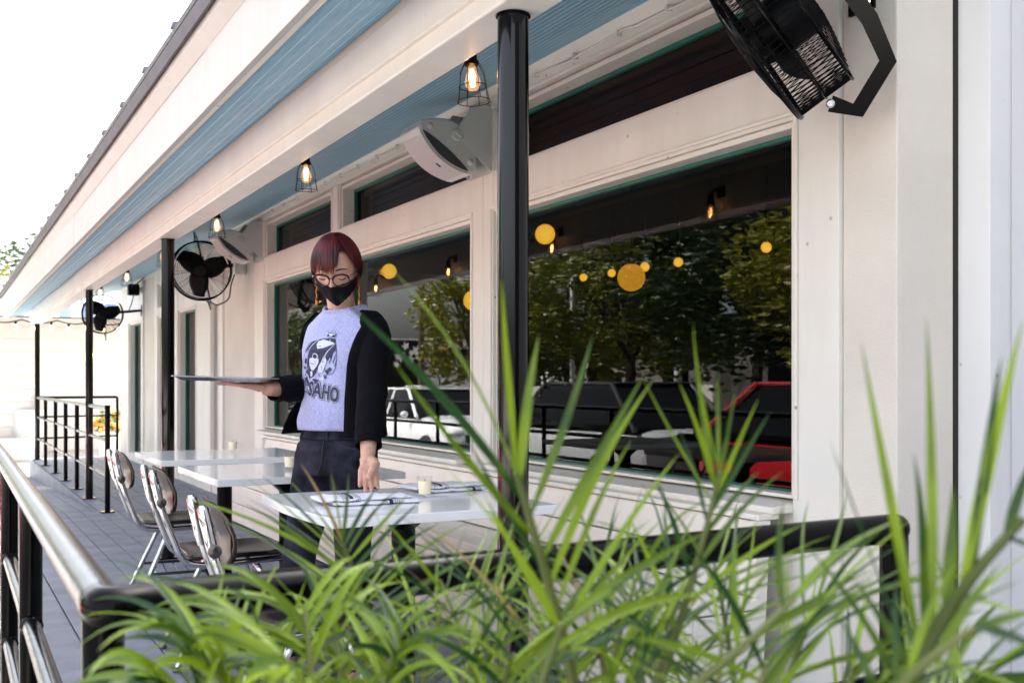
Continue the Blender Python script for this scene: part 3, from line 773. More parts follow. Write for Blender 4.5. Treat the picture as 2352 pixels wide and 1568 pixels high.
#==================================================================== FANS
def make_fan(label, loc, axis, edir, wall_pt, sticker=False, R=.25, D=.175):
    a = V(axis).normalized(); e = V(edir); e = (e - a * e.dot(a)).normalized(); f = a.cross(e).normalized()
    c = V(loc)
    t = thing('wall_fan', label, 'fan', tuple(c), 'black wall mounted drum fans')
    P = lambda x, y, z: c + a * x + e * y + f * z        # x forward, ring plane y,z
    cg = MB()
    def ring(r, x, rad=.0016, n=48, sg=4): cg.tube([P(x, r * math.cos(2 * PI * k / n), r * math.sin(2 * PI * k / n)) for k in range(n)], rad, sg, closed=True)
    for k in range(13):
        r = .05 + (R - .05) * k / 12; ring(r, D / 2 + .03 * (1 - (r / R) ** 2)); ring(r, -D / 2 - .04 * (1 - (r / R) ** 2))
    for k in range(12):
        an = 2 * PI * k / 12; ca, sa = math.cos(an), math.sin(an); ca2, sa2 = math.cos(an + .35), math.sin(an + .35)
        cg.tube([P(D / 2 + .03, .05 * ca, .05 * sa), P(D / 2 + .02, .15 * ca2, .15 * sa2), P(D / 2, R * ca2, R * sa2)], .0018, 4)
        cg.tube([P(-D / 2 - .04, .05 * ca, .05 * sa), P(-D / 2 - .02, .15 * ca, .15 * sa), P(-D / 2, R * ca, R * sa)], .0018, 4)
    for k in range(84):
        an = 2 * PI * k / 84
        for s_ in (0.12, -0.12):
            cg.tube([P(-D / 2, R * math.cos(an), R * math.sin(an)), P(D / 2, R * math.cos(an + s_), R * math.sin(an + s_))], .0014, 4)
    cg.build('wire_cage', blackm, t)
    for x, r in ((D / 2, .0085), (-D / 2, .005), (0.0, .003)):
        MB().tube([P(x, (R + .003) * math.cos(2 * PI * k / 56), (R + .003) * math.sin(2 * PI * k / 56)) for k in range(56)], r, 8, closed=True).build('cage_ring', black, t, smooth=True)
    MB().lathe([(.02, -.12), (.075, -.115), (.085, -.10), (.085, -.01), (.05, .0)], c, a, 20).build('motor', blackm, t, smooth=True)
    MB().lathe([(.055, .055), (.05, .075), (.001, .08)], c, a, 16).build('front_badge', blackm, t, smooth=True)
    hub = MB().lathe([(.045, .0), (.045, .045), (.02, .055), (.001, .056)], c, a, 16).build('hub', blackm, t, smooth=True)
    for k in range(3):
        an = 2 * PI * k / 3 + .5; rows = []
        for i in range(7):
            r = .04 + .19 * i / 6; wd = .055 + .055 * math.sin(PI * min(1, (i + 1) / 6.5)); rows.append([])
            for j in range(5):
                tt = (j / 4 - .5) * 2; ang = an + tt * wd / max(r, .07) * .9 + .25 * i / 6
                rows[-1].append(P(.02 + tt * .028 + .008 * (1 - tt * tt), r * math.cos(ang), r * math.sin(ang)))
        q = MB().loft(rows, closed=False, cap=False); bl = q.build('blade', blackm, hub, smooth=True)
        so_ = bl.modifiers.new('thick', 'SOLIDIFY'); so_.thickness = .0015
    # yoke: flat bar bent round the back of the drum
    Y = [(.272, 0), (.335, .05), (.272, .19), (.145, .215), (-.145, .215), (-.272, .19), (-.335, .05), (-.272, 0)]
    Y = [(y_ * R / .25, b_) for y_, b_ in Y]
    q = MB(); outl = []; inn = []
    for i, (y_, b_) in enumerate(Y):
        p0 = V(Y[max(i - 1, 0)]); p1 = V(Y[min(i + 1, len(Y) - 1)]); tt = (p1 - p0).normalized(); nn = V((tt.y, -tt.x))
        q_ = .024
        outl.append(V((y_, b_)) + nn * q_); inn.append(V((y_, b_)) - nn * q_)
    rings = []
    for o_, i_ in zip(outl, inn): rings.append([P(-o_.y, o_.x, -.005), P(-i_.y, i_.x, -.005), P(-i_.y, i_.x, .005), P(-o_.y, o_.x, .005)])
    q.loft(rings); yk = q.build('yoke', black, t)
    for s_ in (-1, 1):
        MB().lathe([(.003, -.012), (.013, -.012), (.013, .012), (.009, .016), (.001, .016)], P(0, s_ * .272 * R / .25, .0), f, 12).build('pivot_bolt', chrome, yk, smooth=True)
    MB().lathe([(.001, .0), (.010, .001), (.010, .010), (.006, .014)], P(-.235, .10, -.006), -f, 12).build('lock_nut', chrome, yk, smooth=True)
    # mount from the yoke to the wall
    wp = V(wall_pt)
    MB().tube([P(-.212, 0, 0), wp + V((-.012, 0, 0))], .018, 10).build('mount_arm', black, yk, smooth=True)
    MB().box(wp.x - .012, wp.x - .0005, wp.y - .05, wp.y + .05, wp.z - .08, wp.z + .08).build('mount_plate', black, yk)
    if sticker:
        # small pale sticker with dark print on the bar, at its bend
        p0, p1 = V(Y[2]), V(Y[3]); m0 = p0 + (p1 - p0) * .62; td = (p1 - p0).normalized()
        ax = e * td.x - a * td.y; ay = (e * -td.y - a * td.x)
        st = MB().obox(P(-m0.y, m0.x, -.0056), ax, ay, f, .020, .014, .0004).build('sticker', stickm, yk)
        for k in range(4): MB().obox(P(-m0.y, m0.x, -.0063) + ay * (-.008 + .005 * k), ax, ay, f, .013 if k % 2 else .009, .0013, .0002).build('print_line', blackm, st)
    return t
f1 = at(1783, 65, 3.12)
make_fan('big black drum fan at the top right, tilted down from the stucco pier', f1, -.78 * RT - .56 * UP + .40 * FW, .56 * RT - .83 * UP, (2.5, 2.36, 2.33), sticker=True)
f2 = at(463, 621, 9.35)
make_fan('black drum fan under the farther speaker, facing along the porch', f2, (-.30, -.93, -.16), (-.2, 0, 1), (2.5, 9.98, 2.22))
f3 = at(236, 721, 14.1)
make_fan('small looking black fan by the third porch post at the far end', f3, (-.2, -.97, -.08), (-.1, 0, 1), (2.483, 15.2, 2.10))
# power box and cords of the two farther fans
t = thing('junction_box', 'white switch box with looping cord beside the fan under the farther speaker', 'box', (2.47, 9.80, 2.12))
MB().box(2.40, 2.499, 9.70, 9.79, 2.10, 2.21).build('box_body', creamw, t, bevel=.006)
MB().tube(fillet([(2.40, 9.75, 2.10), (2.36, 9.72, 2.0), (2.33, 9.65, 1.86), (2.20, 9.6, 1.80), (2.13, 9.62, 1.86)], .06), .006, 8).build('cord', blackm, t, smooth=True)
t = thing('flood_light', 'black box light with hanging cord high on the far pier', 'light', (2.42, 15.2, 2.38))
MB().box(2.30, 2.44, 15.10, 15.24, 2.30, 2.45).build('housing', blackm, t, bevel=.01)
MB().cyl((2.44, 15.17, 2.38), (2.4825, 15.17, 2.38), .04, 12).build('mount', creamw, t, smooth=True)
MB().tube([(2.46, 14.9, 2.52), (2.40, 15.1, 2.45), (2.38, 15.4, 2.2), (2.40, 15.8, 2.12), (2.44, 16.3, 2.16), (2.3, 16.6, 2.1), (2.2, 16.2, 2.05)], .008, 6).build('cord', blackm, t, smooth=True)

#==================================================================== LAMPS INSIDE
def globe_lamp(p, r, label, side=None, big=False):
    p = V(p)
    t = thing('globe_lamp', label, 'lamp', tuple(p), 'yellow globe lamps glowing inside')
    MB().sphere(p, r, nu=20, nv=14).build('globe', globebig if big else globe, t, smooth=True)
    if side is not None:
        sd = V(side) - p; n_ = sd.normalized()
        MB().cyl(p + n_ * r * .9, p + n_ * (r + .03), r * .42, 14).build('socket', globebig, t, smooth=True)
        MB().cyl(p + n_ * (r + .03), V(side), r * .3, 12).build('stem', blackm, t, smooth=True)
        MB().cyl(V(side) - n_ * .02, V(side), r * 1.0, 16).build('back_plate', blackm, t, smooth=True)
    else:
        MB().cyl(p + V((0, 0, r * .9)), p + V((0, 0, r + .035)), r * .35, 12).build('socket', blackm, t, smooth=True)
        MB().cyl(p + V((0, 0, r + .03)), V((p.x, p.y, 2.995)), .004, 6).build('cord', blackm, t)
def gl(u, v, d, px, label, **k): globe_lamp(at(u, v, d), px / 2450 * d, label, **k)
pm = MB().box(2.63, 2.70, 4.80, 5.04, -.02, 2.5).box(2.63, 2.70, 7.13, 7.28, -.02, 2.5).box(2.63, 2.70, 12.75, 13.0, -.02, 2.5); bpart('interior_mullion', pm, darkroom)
p = at(1252, 538, 5.30); globe_lamp(p, .050, 'globe lamp inside the big window just right of the black post', side=(2.71, 4.86, p.z))
p = at(894, 623, 7.42); globe_lamp(p, .052, 'globe lamp inside the middle window by the shoulder of the woman', side=(2.705, 7.18, p.z))
p = at(440, 741, 12.6); globe_lamp(p, .056, 'globe lamp inside the far glass door', side=(2.705, 12.8, p.z))
p = at(1088, 690, 6.6); globe_lamp(p, .065, 'globe lamp half hidden at the right edge of the middle window')
gl(1450, 637, 7.0, 32, 'largest speckled globe lamp in the middle of the big window', big=True)
gl(1760, 568, 9.0, 12.5, 'small globe lamp at the upper right of the big window')
gl(1558, 602, 9.4, 11, 'small globe lamp right of the largest globe')
gl(1481, 613, 9.5, 11, 'small globe lamp touching the top right of the largest globe')
gl(1405, 627, 9.8, 9.5, 'small globe lamp just left of the largest globe')
gl(1340, 637, 10.2, 9, 'small globe lamp farthest left of the small row in the big window')

#==================================================================== FAR END: NEIGHBOUR BUILDING
fb = thing('white_building', 'white clapboard building closing the view past the far porch end', 'building', (1.5, 22.5, -.35))
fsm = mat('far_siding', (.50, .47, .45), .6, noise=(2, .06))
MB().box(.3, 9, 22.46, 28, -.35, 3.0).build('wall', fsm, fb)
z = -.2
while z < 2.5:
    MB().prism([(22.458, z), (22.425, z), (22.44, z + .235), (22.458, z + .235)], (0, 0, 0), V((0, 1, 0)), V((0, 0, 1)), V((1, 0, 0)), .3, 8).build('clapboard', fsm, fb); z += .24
MB().box(.2, 9.1, 22.30, 28.1, 3.0, 3.12).build('parapet', creamw, fb, bevel=.02)
ns = MB().box(1.70, 1.78, 22.34, 22.424, 0, .9).build('pipe', conc, fb)
aw = thing('striped_awning', 'blue and white striped awning on the white building', 'awning', (1, 22, 2.6))
x = .25; k = 0
while x < 7:
    q = MB().prism([(22.40, 2.95), (21.55, 2.62), (21.55, 2.34), (21.56, 2.34), (21.56, 2.61), (22.40, 2.94)], (0, 0, 0), V((0, 1, 0)), V((0, 0, 1)), V((1, 0, 0)), x, x + .199)
    q.build('awning_stripe', awb if k % 2 else aww, aw); x += .2; k += 1
MB().tube([(.25, 21.555, 2.33), (7, 21.555, 2.33)], .012, 6).build('front_bar', blackm, aw)
fl = thing('festoon_lights', 'string of warm bulbs hanging along the edge of the striped awning', 'string lights', (1, 21.45, 2.2))
pts = []
for i in range(61):
    x = .2 + 6 * i / 60; pts.append((x, 21.45, 2.27 - .06 * abs(math.sin(i * PI / 6))))
MB().tube(pts, .012, 5).build('cable', blackm, fl)
for i in range(2, 60, 3):
    px = pts[i]
    b = MB().cyl((px[0], px[1], px[2]), (px[0], px[1], px[2] - .06), .022, 8).build('lamp_holder', blackm, fl)
    MB().sphere((px[0], px[1], px[2] - .10), .04, nu=10, nv=8).build('bulb', fairy, b, smooth=True)
vs, fs = text_mesh('our world', .42, extrude=.012, shear=.35, offset=.004)
nv = [V((2.72 + p.x, 22.385 + p.z, 1.66 + p.y + p.x * .08)) for p in vs]
tag(MB().add(nv, fs).build('neon_sign', neon, None), 'yellow handwritten neon sign on the far white wall', 'sign')
def planter(u, d, w_, h_, label, flowers=False):
    c = at(u, 878, d); c.z = -.352
    t = thing('planter', label, 'planter', tuple(c))
    prof = [(w_ * .38, 0), (w_ * .48, h_ * .3), (w_ * .5, h_ * .6), (w_ * .46, h_ * .97), (w_ * .43, h_), (w_ * .40, h_ * .97), (w_ * .40, h_ * .9), (.01, h_ * .9)]
    MB().lathe(prof, c, seg=28).build('pot', conc, t, smooth=True)
    MB().cyl(c + V((0, 0, h_ * .9)), c + V((0, 0, h_ * .93)), w_ * .39, 16).build('soil', soilm, t)
    if flowers:
        q = MB(); q2 = MB(); rnd = random.Random(5)
        for k in range(260):
            a_ = rnd.uniform(0, 2 * PI); r_ = w_ * .75 * rnd.random() ** .5; zz = h_ + rnd.uniform(0, .42) * (1 - (r_ / w_) ** 2)
            p = c + V((r_ * math.cos(a_), r_ * math.sin(a_), zz)); ax = V((rnd.uniform(-1, 1), rnd.uniform(-1, 1), rnd.uniform(-1, 1))).normalized(); ay, az = frame_for(ax)
            (q if k % 2 else q2).add([p - ay * .05, p + az * .03, p + ay * .05, p - az * .03], [(0, 1, 2, 3)])
        q.build('blossoms', orange, t); q2.build('foliage', hedge_m, t)
planter(68, 20.6, .66, .95, 'tall white barrel planter on the bright pavement at the far left')
planter(262, 18.6, .5, .62, 'planter of orange flowers beyond the far railing', True)
bc = at(40, 878, 21.6)
tag(MB().box(.3, 1.7, 21.9, 22.3, -.352, .07).build('low_wall', conc, None, bevel=.02), 'low white wall running in front of the white building', 'wall')

#==================================================================== TREES
def tree(x, y, h, r, seed, label, n=5200, zc=None, g='street trees across the road', leaf=.11, z0=-.36):
    rnd = random.Random(seed)
    t = thing('street_tree', label, 'tree', (x, y, z0), g)
    tk = MB(); base = V((x, y, z0)); zc = zc or h * .58
    fork = base + V((rnd.uniform(-.2, .2), rnd.uniform(-.2, .2), h * .30))
    tk.tube([base, base + V((0, 0, .25)), (base + fork) / 2 + V((.06, .03, 0)), fork], [.24, .18, .15, .13], 10)
    tips = []
    for k in range(9):
        a_ = 2 * PI * k / 9 + rnd.uniform(-.3, .3); rr = r * rnd.uniform(.35, .75)
        tip = base + V((rr * math.cos(a_), rr * math.sin(a_), h * rnd.uniform(.55, .95))); mid = fork.lerp(tip, .5) + V((0, 0, .15 * h * rnd.random()))
        tk.tube([fork, mid, tip], [.085, .05, .012], 7); tips += [tip, mid]
        for j in range(2):
            t2 = mid + V((rnd.uniform(-1, 1), rnd.uniform(-1, 1), rnd.uniform(.1, 1))) * r * .4; tk.tube([mid, t2], [.035, .01], 5); tips.append(t2)
    tk.build('trunk', trunkm, t, smooth=True)
    lf = MB(); clumps = []
    for k in range(46):
        while True:
            d_ = V((rnd.uniform(-1, 1), rnd.uniform(-1, 1), rnd.uniform(-1, 1)))
            if d_.length < 1: break
        clumps.append((base + V((d_.x * r, d_.y * r, zc + d_.z * h * .36)), r * rnd.uniform(.16, .34)))
    vs, fs = [], []
    for k in range(n):
        c, cr = clumps[rnd.randrange(len(clumps))]
        d_ = V((rnd.gauss(0, 1), rnd.gauss(0, 1), rnd.gauss(0, .75))); d_ = d_.normalized() * cr * rnd.random() ** .4
        p = c + d_; ax = V((rnd.gauss(0, 1), rnd.gauss(0, 1), rnd.gauss(0, .6))).normalized(); ay, az = frame_for(ax)
        s_ = leaf * rnd.uniform(.6, 1.3); i = len(vs)
        vs += [p - ay * s_, p + az * s_ * .45 + ax * s_ * .12, p + ay * s_, p - az * s_ * .45 + ax * s_ * .12]; fs.append((i, i + 1, i + 2, i + 3))
    lf.add(vs, fs); lf.build('crown', tree_m, t, fixn=False)
TR = [(-12.2, 15.5, 6.6, 3.0), (-12.6, 20.2, 7.2, 3.3), (-12.0, 24.6, 6.8, 3.2), (-12.8, 29.0, 6.4, 2.6), (-12.0, 34.0, 6.6, 2.4), (-9.0, 47.0, 6.5, 2.8), (-8.2, 60.0, 7.0, 3.4), (-7.0, 76.0, 8.0, 4.2)]
NM = ['leafy street tree across the road, nearest of the row', 'leafy street tree across the road, behind the black-roofed car', 'leafy street tree across the road, right of the pole sign', 'leafy street tree across the road, next to the lamp pole', 'slim street tree across the road by the white building', 'leafy tree beside the star mural', 'tall tree farther up the road', 'biggest tree at the far end of the road']
for i, ((x, y, h, r), nm) in enumerate(zip(TR, NM)): tree(x, y, h, r, 20 + i, nm, n=8600 if i < 4 else 6000, leaf=.125)
tree(.2, 42, 6.9, 2.9, 77, 'green tree showing over the white building at the far left', 4200, g=None)
tree(3.4, 44, 7.4, 2.6, 78, 'green tree close to the roof edge behind the white building', 3600, g=None)

#==================================================================== ACROSS THE ROAD (seen mirrored in the windows)
mb_ = thing('mural_building', 'low building with a black and white star mural on its end wall', 'building', (-16.5, 53, -.4))
MB().box(-19.5, -14.2, 49.0, 62, -.4, 3.3).build('wall', conc, mb_)
MB().box(-17.6, -14.21, 48.975, 48.999, .9, 3.2).build('mural_panel', blackm, mb_)
rnd = random.Random(3)
for k in range(16):
    cx, cz, r = rnd.uniform(-17.4, -14.5), rnd.uniform(1.9, 3.0), rnd.uniform(.18, .32)
    poly = [(cx + (r if j % 2 == 0 else r * .45) * math.cos(j * PI / 5 + k), cz + (r if j % 2 == 0 else r * .45) * math.sin(j * PI / 5 + k)) for j in range(10)]
    MB().prism(poly, (0, 48.972, 0), V((1, 0, 0)), V((0, 0, 1)), V((0, 1, 0)), -.002 * (k + 1) - .01, 0).build('painted_star', white, mb_)
MB().cyl((-16.9, 48.96, 1.75), (-16.9, 48.90, 1.75), .75, 32).build('round_sign', white, mb_)
MB().cyl((-16.9, 48.899, 1.75), (-16.9, 48.895, 1.75), .68, 32).build('round_sign_field', conc, mb_)
for txt, zz, sz in (('SAN', 1.90, .62), ('ANTONIO', 1.43, .24)):
    vs, fs = text_mesh(txt, sz, extrude=.004, offset=.006)
    MB().add([V((-16.9 + p.x, 48.885 - p.z, zz + p.y)) for p in vs], fs).build('sign_lettering', blackm, mb_)
MB().box(-19.3, -18.2, 48.97, 48.999, 1.6, 2.8).build('window', cargl, mb_)
gb = thing('grey_house', 'old grey walled house behind the street trees', 'building', (-19, 18, -.4))
MB().box(-24, -17.5, 9, 27, -.4, 3.4).build('wall', mat('weathered_wall', (.20, .19, .17), .9, noise=(1.2, .7)), gb)
MB().prism([(-24.6, 3.3), (-16.9, 3.3), (-20.7, 5.6)], (0, 0, 0), V((1, 0, 0)), V((0, 0, 1)), V((0, 1, 0)), 8.5, 27.5).build('roof', roofm, gb)
for yy in (12, 16, 20, 24): MB().box(-17.49, -17.44, yy, yy + 1.2, .8, 2.4).build('window', cargl, gb)
wb = thing('porch_house', 'white posted house farther along the road', 'building', (-18, 34, -.4))
MB().box(-24, -18.5, 29, 41, -.4, 3.2).build('wall', cream, wb)
for yy in (29.3, 32, 35, 38, 40.7): MB().box(-17.3, -17.1, yy, yy + .2, -.4, 3.0).build('porch_post', white, wb)
MB().box(-24.3, -16.9, 28.8, 41.3, 3.2, 3.45).build('roof', roofm, wb)
for yy in (30.5, 36.5): MB().box(-18.49, -18.4, yy, yy + 1.4, .4, 2.5).build('window', cargl, wb)
pl = thing('utility_pole', 'brown wooden utility pole with crossarms by the road', 'pole', (-11.4, 38, -.4))
MB().cyl((-11.4, 38, -.4), (-11.4, 38, 9.5), .13, 12, .10).build('pole', trunkm, pl, smooth=True)
MB().box(-12.4, -10.4, 37.9, 38.02, 8.2, 8.34).build('crossarm', trunkm, pl)
for k in (-1, 1): MB().tube([(-11.4 + k * .9, 38, 8.4), (-11.4 + k * .9, 60, 8.0), (-11.4 + k * .9, 90, 8.4)], .02, 4).build('wire', blackm, pl)
def street_sign(x, y, label, plate, h=2.6, yellow=False):
    t = thing('street_sign', label, 'sign', (x, y, -.4))
    MB().cyl((x, y, -.4), (x, y, h), .035, 8).build('sign_post', steelbr, t, smooth=True)
    MB().box(x - .25, x + .25, y - .06, y - .04, h - 1.0, h - .1).build('sign_plate', plate, t, bevel=.01)
    if yellow:
        for k, zz in enumerate((h - .2, h - 1.3)):
            MB().lathe([(.15, 0), (.16, -.16), (.12, -.18), (.01, -.12)], (x + .3 * (1 - 2 * k) * .5, y - .1, zz + .4), (0, 1, 0), 14).build('signal_lamp', orange, t, smooth=True)
street_sign(-10.9, 35.2, 'tall street sign with orange signal lamps', white, 3.1, True)
street_sign(-10.95, 60, 'grey backed street sign up the road', conc, 3.0)
lpole = thing('lamp_pole', 'pale steel pole between the parked cars and the trees', 'pole', (-10.8, 25.9, -.4))
MB().cyl((-10.8, 25.9, -.4), (-10.8, 25.9, 6), .07, 10).build('pole', conc, lpole, smooth=True)
MB().tube(fillet([(-10.8, 25.9, 5.9), (-10.8, 25.9, 6.6), (-8.8, 25.9, 6.7)], .3), .05, 8).build('arm', conc, lpole, smooth=True)
MB().box(-9.2, -8.5, 25.8, 26.0, 6.58, 6.7).build('lamp_head', conc, lpole)

def car(x, y0, L, paint, label, suv=False, nose=-1, Wd=.90, roofp=None):
    """parked along y; nose=-1: front towards -y"""
    z0 = -.496; t = thing('parked_car', label, 'car', (x, y0 + L / 2, z0), 'cars parked along the road')
    H = 1.62 if suv else 1.50
    def yy(s_): return y0 + L * (s_ if nose < 0 else 1 - s_)
    # lower body: loft across length of rounded sections
    prof = [(0.0, .42, .62, .62), (.015, .30, .76, .78), (.06, .22, .86, .88), (.25, .20, .98, .97), (.30, .20, 1.0, .98), (.55, .2, 1.0, 1.0), (.85, .2, 1.02, .98), (.97, .26, 1.0, .93), (1.0, .40, .92, .84)]
    rings = []
    for s_, lo, hi, wf in prof:
        ww = Wd * wf; m = (lo + hi) / 2; h = (hi - lo) / 2; rg = []
        for k in range(20):
            a_ = 2 * PI * k / 20; c, s2 = math.cos(a_), math.sin(a_)
            rg.append(V((x + ww * math.copysign(abs(c) ** .45, c), yy(s_), z0 + m + h * math.copysign(abs(s2) ** .55, s2))))
        rings.append(rg)
    MB().loft(rings).build('body', paint, t, smooth=True, angle=50)
    # cabin: glass house and roof skin
    if suv: cab = [(.27, 1.0), (.42, H - .03), (.80, H - .02), (.97, 1.02)]
    else: cab = [(.28, .98), (.46, H - .02), (.70, H - .03), (.88, 1.02)]
    def cabring(top, ins):
        (a0, z0_), (a1, z1_), (a2, z2_), (a3, z3_) = cab
        return None
    (a0, zb), (a1, zt), (a2, zt2), (a3, zb2) = cab
    wl, wr = Wd * .93, Wd * .72
    vs = [V((x - wl, yy(a0), z0 + zb - .03)), V((x + wl, yy(a0), z0 + zb - .03)), V((x + wl, yy(a3), z0 + zb2 - .05)), V((x - wl, yy(a3), z0 + zb2 - .05)),
          V((x - wr, yy(a1), z0 + zt)), V((x + wr, yy(a1), z0 + zt)), V((x + wr, yy(a2), z0 + zt2)), V((x - wr, yy(a2), z0 + zt2))]
    MB().add(vs, [(0, 1, 5, 4), (1, 2, 6, 5), (2, 3, 7, 6), (3, 0, 4, 7), (4, 5, 6, 7), (3, 2, 1, 0)]).build('glass_house', cargl, t, bevel=.08)
    q = MB().obox(V((x, (yy(a1) + yy(a2)) / 2, z0 + zt + .012)), V((1, 0, 0)), V((0, 1, 0)), V((0, 0, 1)), wr * .98, abs(yy(a2) - yy(a1)) / 2 + .06, .022)
    q.build('roof', roofp or paint, t, bevel=.02)
    for sx in (-1, 1):
        for (b0, c0) in ((0, 4), (3, 7)):
            pa, pb = vs[b0 if sx < 0 else b0 + (1 if b0 == 0 else -1)], vs[c0 if sx < 0 else c0 + (1 if c0 == 4 else -1)]
            MB().tube([pa + V((sx * .004, 0, .02)), pb + V((sx * .004, 0, .004))], .035, 6).build('pillar', roofp or paint, t, smooth=True)
        ym = yy(.60); MB().tube([V((x + sx * wl * 1.0, ym, z0 + 1.0)), V((x + sx * wr * 1.01, ym, z0 + zt))], .03, 6).build('pillar', roofp or paint, t, smooth=True)
        MB().sphere((x + sx * (Wd + .07), yy(.34), z0 + 1.02), .085, 1, .7, .75, 12, 8).build('wing_mirror', paint, t, smooth=True)
        MB().sphere((x + sx * Wd * .62, yy(.025), z0 + .70), .15, 1.3, .55, .55, 14, 8).build('headlight', lampgl, t, smooth=True)
        MB().sphere((x + sx * Wd * .70, yy(.985), z0 + .80), .12, 1.1, .4, .9, 12, 8).build('tail_light', redp, t, smooth=True)
        for s_ in (.185, .80):
            c = V((x + sx * (Wd - .12), yy(s_), z0 + .33))
            wh = MB().lathe([(.21, -.11), (.31, -.10), (.33, -.05), (.33, .06), (.31, .11), (.21, .12)], c, (sx, 0, 0), 24).build('wheel', tyre, t, smooth=True)
            MB().lathe([(.21, .10), (.19, .09), (.06, .11), (.001, .115)], c, (sx, 0, 0), 20).build('rim', steelbr, wh, smooth=True)
    MB().obox(V((x, yy(.004), z0 + .62)), V((1, 0, 0)), V((0, 1, 0)), V((0, 0, 1)), Wd * .5, .03, .07).build('grille', blackm, t, bevel=.01)
    MB().obox(V((x, yy(.0), z0 + .45)), V((1, 0, 0)), V((0, 1, 0)), V((0, 0, 1)), .16, .045, .06).build('number_plate', conc, t)
    MB().sphere((x, yy(-.004), z0 + .66), .06, 1.5, .4, .8, 12, 8).build('emblem', chrome, t, smooth=True)
    return t
car(-3.55, 5.4, 4.7, redp, 'red car parked at the kerb nearest the viewer', True)
car(-3.6, 11.2, 4.7, mat('black_car_sky_sheen', (.42, .44, .46), .3, coat=.8), 'black car, body coloured pale as sky reflection, parked between the red and white cars', True, nose=1, roofp=blackp)  # pale body colour stands in for sky reflection on black paint
car(-3.55, 17.0, 4.6, whitep, 'white car parked behind the black-roofed car')
car(-3.6, 24.0, 4.6, blackp, 'dark saloon parked behind the white car')
car(-9.4, 30.0, 4.6, whitep, 'white car parked across the road under the trees')
car(-9.4, 40.5, 4.5, redp, 'red car parked across the road by the pole', True)
car(-3.6, 33.0, 4.9, whitep, 'white van like car parked far up the near kerb', True)

#==================================================================== THE WOMAN
from mathutils import noise as mnoise
WO = V((1.30, 3.80, 0)); FC = -FW
def W(r, f, z): return WO + RT * r + FC * f + UP * z
def WV(t): return W(*t)
def remesh(mb, vox, it=4, fac=.5):
    me = mb.mesh('temp'); o = bpy.data.objects.new('temp', me); C.objects.link(o)
    bm = bmesh.new(); bm.from_mesh(me); bmesh.ops.recalc_face_normals(bm, faces=bm.faces); bm.to_mesh(me); bm.free()
    md = o.modifiers.new('r', 'REMESH'); md.mode = 'VOXEL'; md.voxel_size = vox
    ms = o.modifiers.new('s', 'SMOOTH'); ms.factor = fac; ms.iterations = it
    bpy.context.view_layer.update()
    ev = bpy.data.meshes.new_from_object(o.evaluated_get(bpy.context.evaluated_depsgraph_get()))
    r = MB(); r.v = [v.co.copy() for v in ev.vertices]; r.f = [tuple(p.vertices) for p in ev.polygons]
    bpy.data.objects.remove(o); bpy.data.meshes.remove(me); bpy.data.meshes.remove(ev)
    return r
woman = thing('person', 'woman in glasses and black mask holding a tray while setting the nearest table', 'person', (1.30, 3.80, 0))
LD = (.83, .555); BD = (-.555, .83)            # her left, her front, in (r, f)
def interp(tab, z):
    tab = sorted(tab)
    if z <= tab[0][0]: return tab[0][1:]
    for a, b in zip(tab[:-1], tab[1:]):
        if z <= b[0]:
            t = (z - a[0]) / (b[0] - a[0]); t = t * t * (3 - 2 * t) if False else t
            return tuple(p + (q - p) * t for p, q in zip(a[1:], b[1:]))
    return tab[-1][1:]
SH = [(.94, .018, 0, .153, .114), (.965, .018, 0, .157, .118), (1.0, .022, 0, .158, .121), (1.06, .027, .003, .151, .116), (1.12, .033, .006, .150, .114), (1.18, .039, .010, .156, .119), (1.235, .043, .013, .163, .124), (1.29, .046, .010, .165, .112), (1.33, .046, .002, .160, .092), (1.36, .044, 0, .135, .077), (1.385, .042, .004, .100, .068), (1.40, .041, .008, .082, .064)]
def torso(ph, z, off=0.0, wr=1.0):
    cr, cf, a, b = interp(SH, z)
    s_, c = math.sin(ph), math.cos(ph)
    e = .86
    ss = math.copysign(abs(s_) ** e, s_); cc = math.copysign(abs(c) ** e, c)
    p = V((cr, cf)) + V(LD) * (a + off) * ss + V(BD) * (b + off) * cc
    q = V((p.x * 9 + z * 3, p.y * 9, z * 7))
    wv = (mnoise.noise(q) * .007 + mnoise.noise(q * 2.7) * .0025) * wr
    # drape folds running up to the shoulder and bunched over the waist
    wv += wr * (.0045 * math.sin(ph * 5 + z * 16) * max(0, (z - 1.2) / .2) + .004 * math.sin(ph * 7 + 1) * max(0, (1.03 - z) / .08))
    dv = V(LD) * ss + V(BD) * cc
    p = p + dv.normalized() * wv
    return W(p.x, p.y, z)
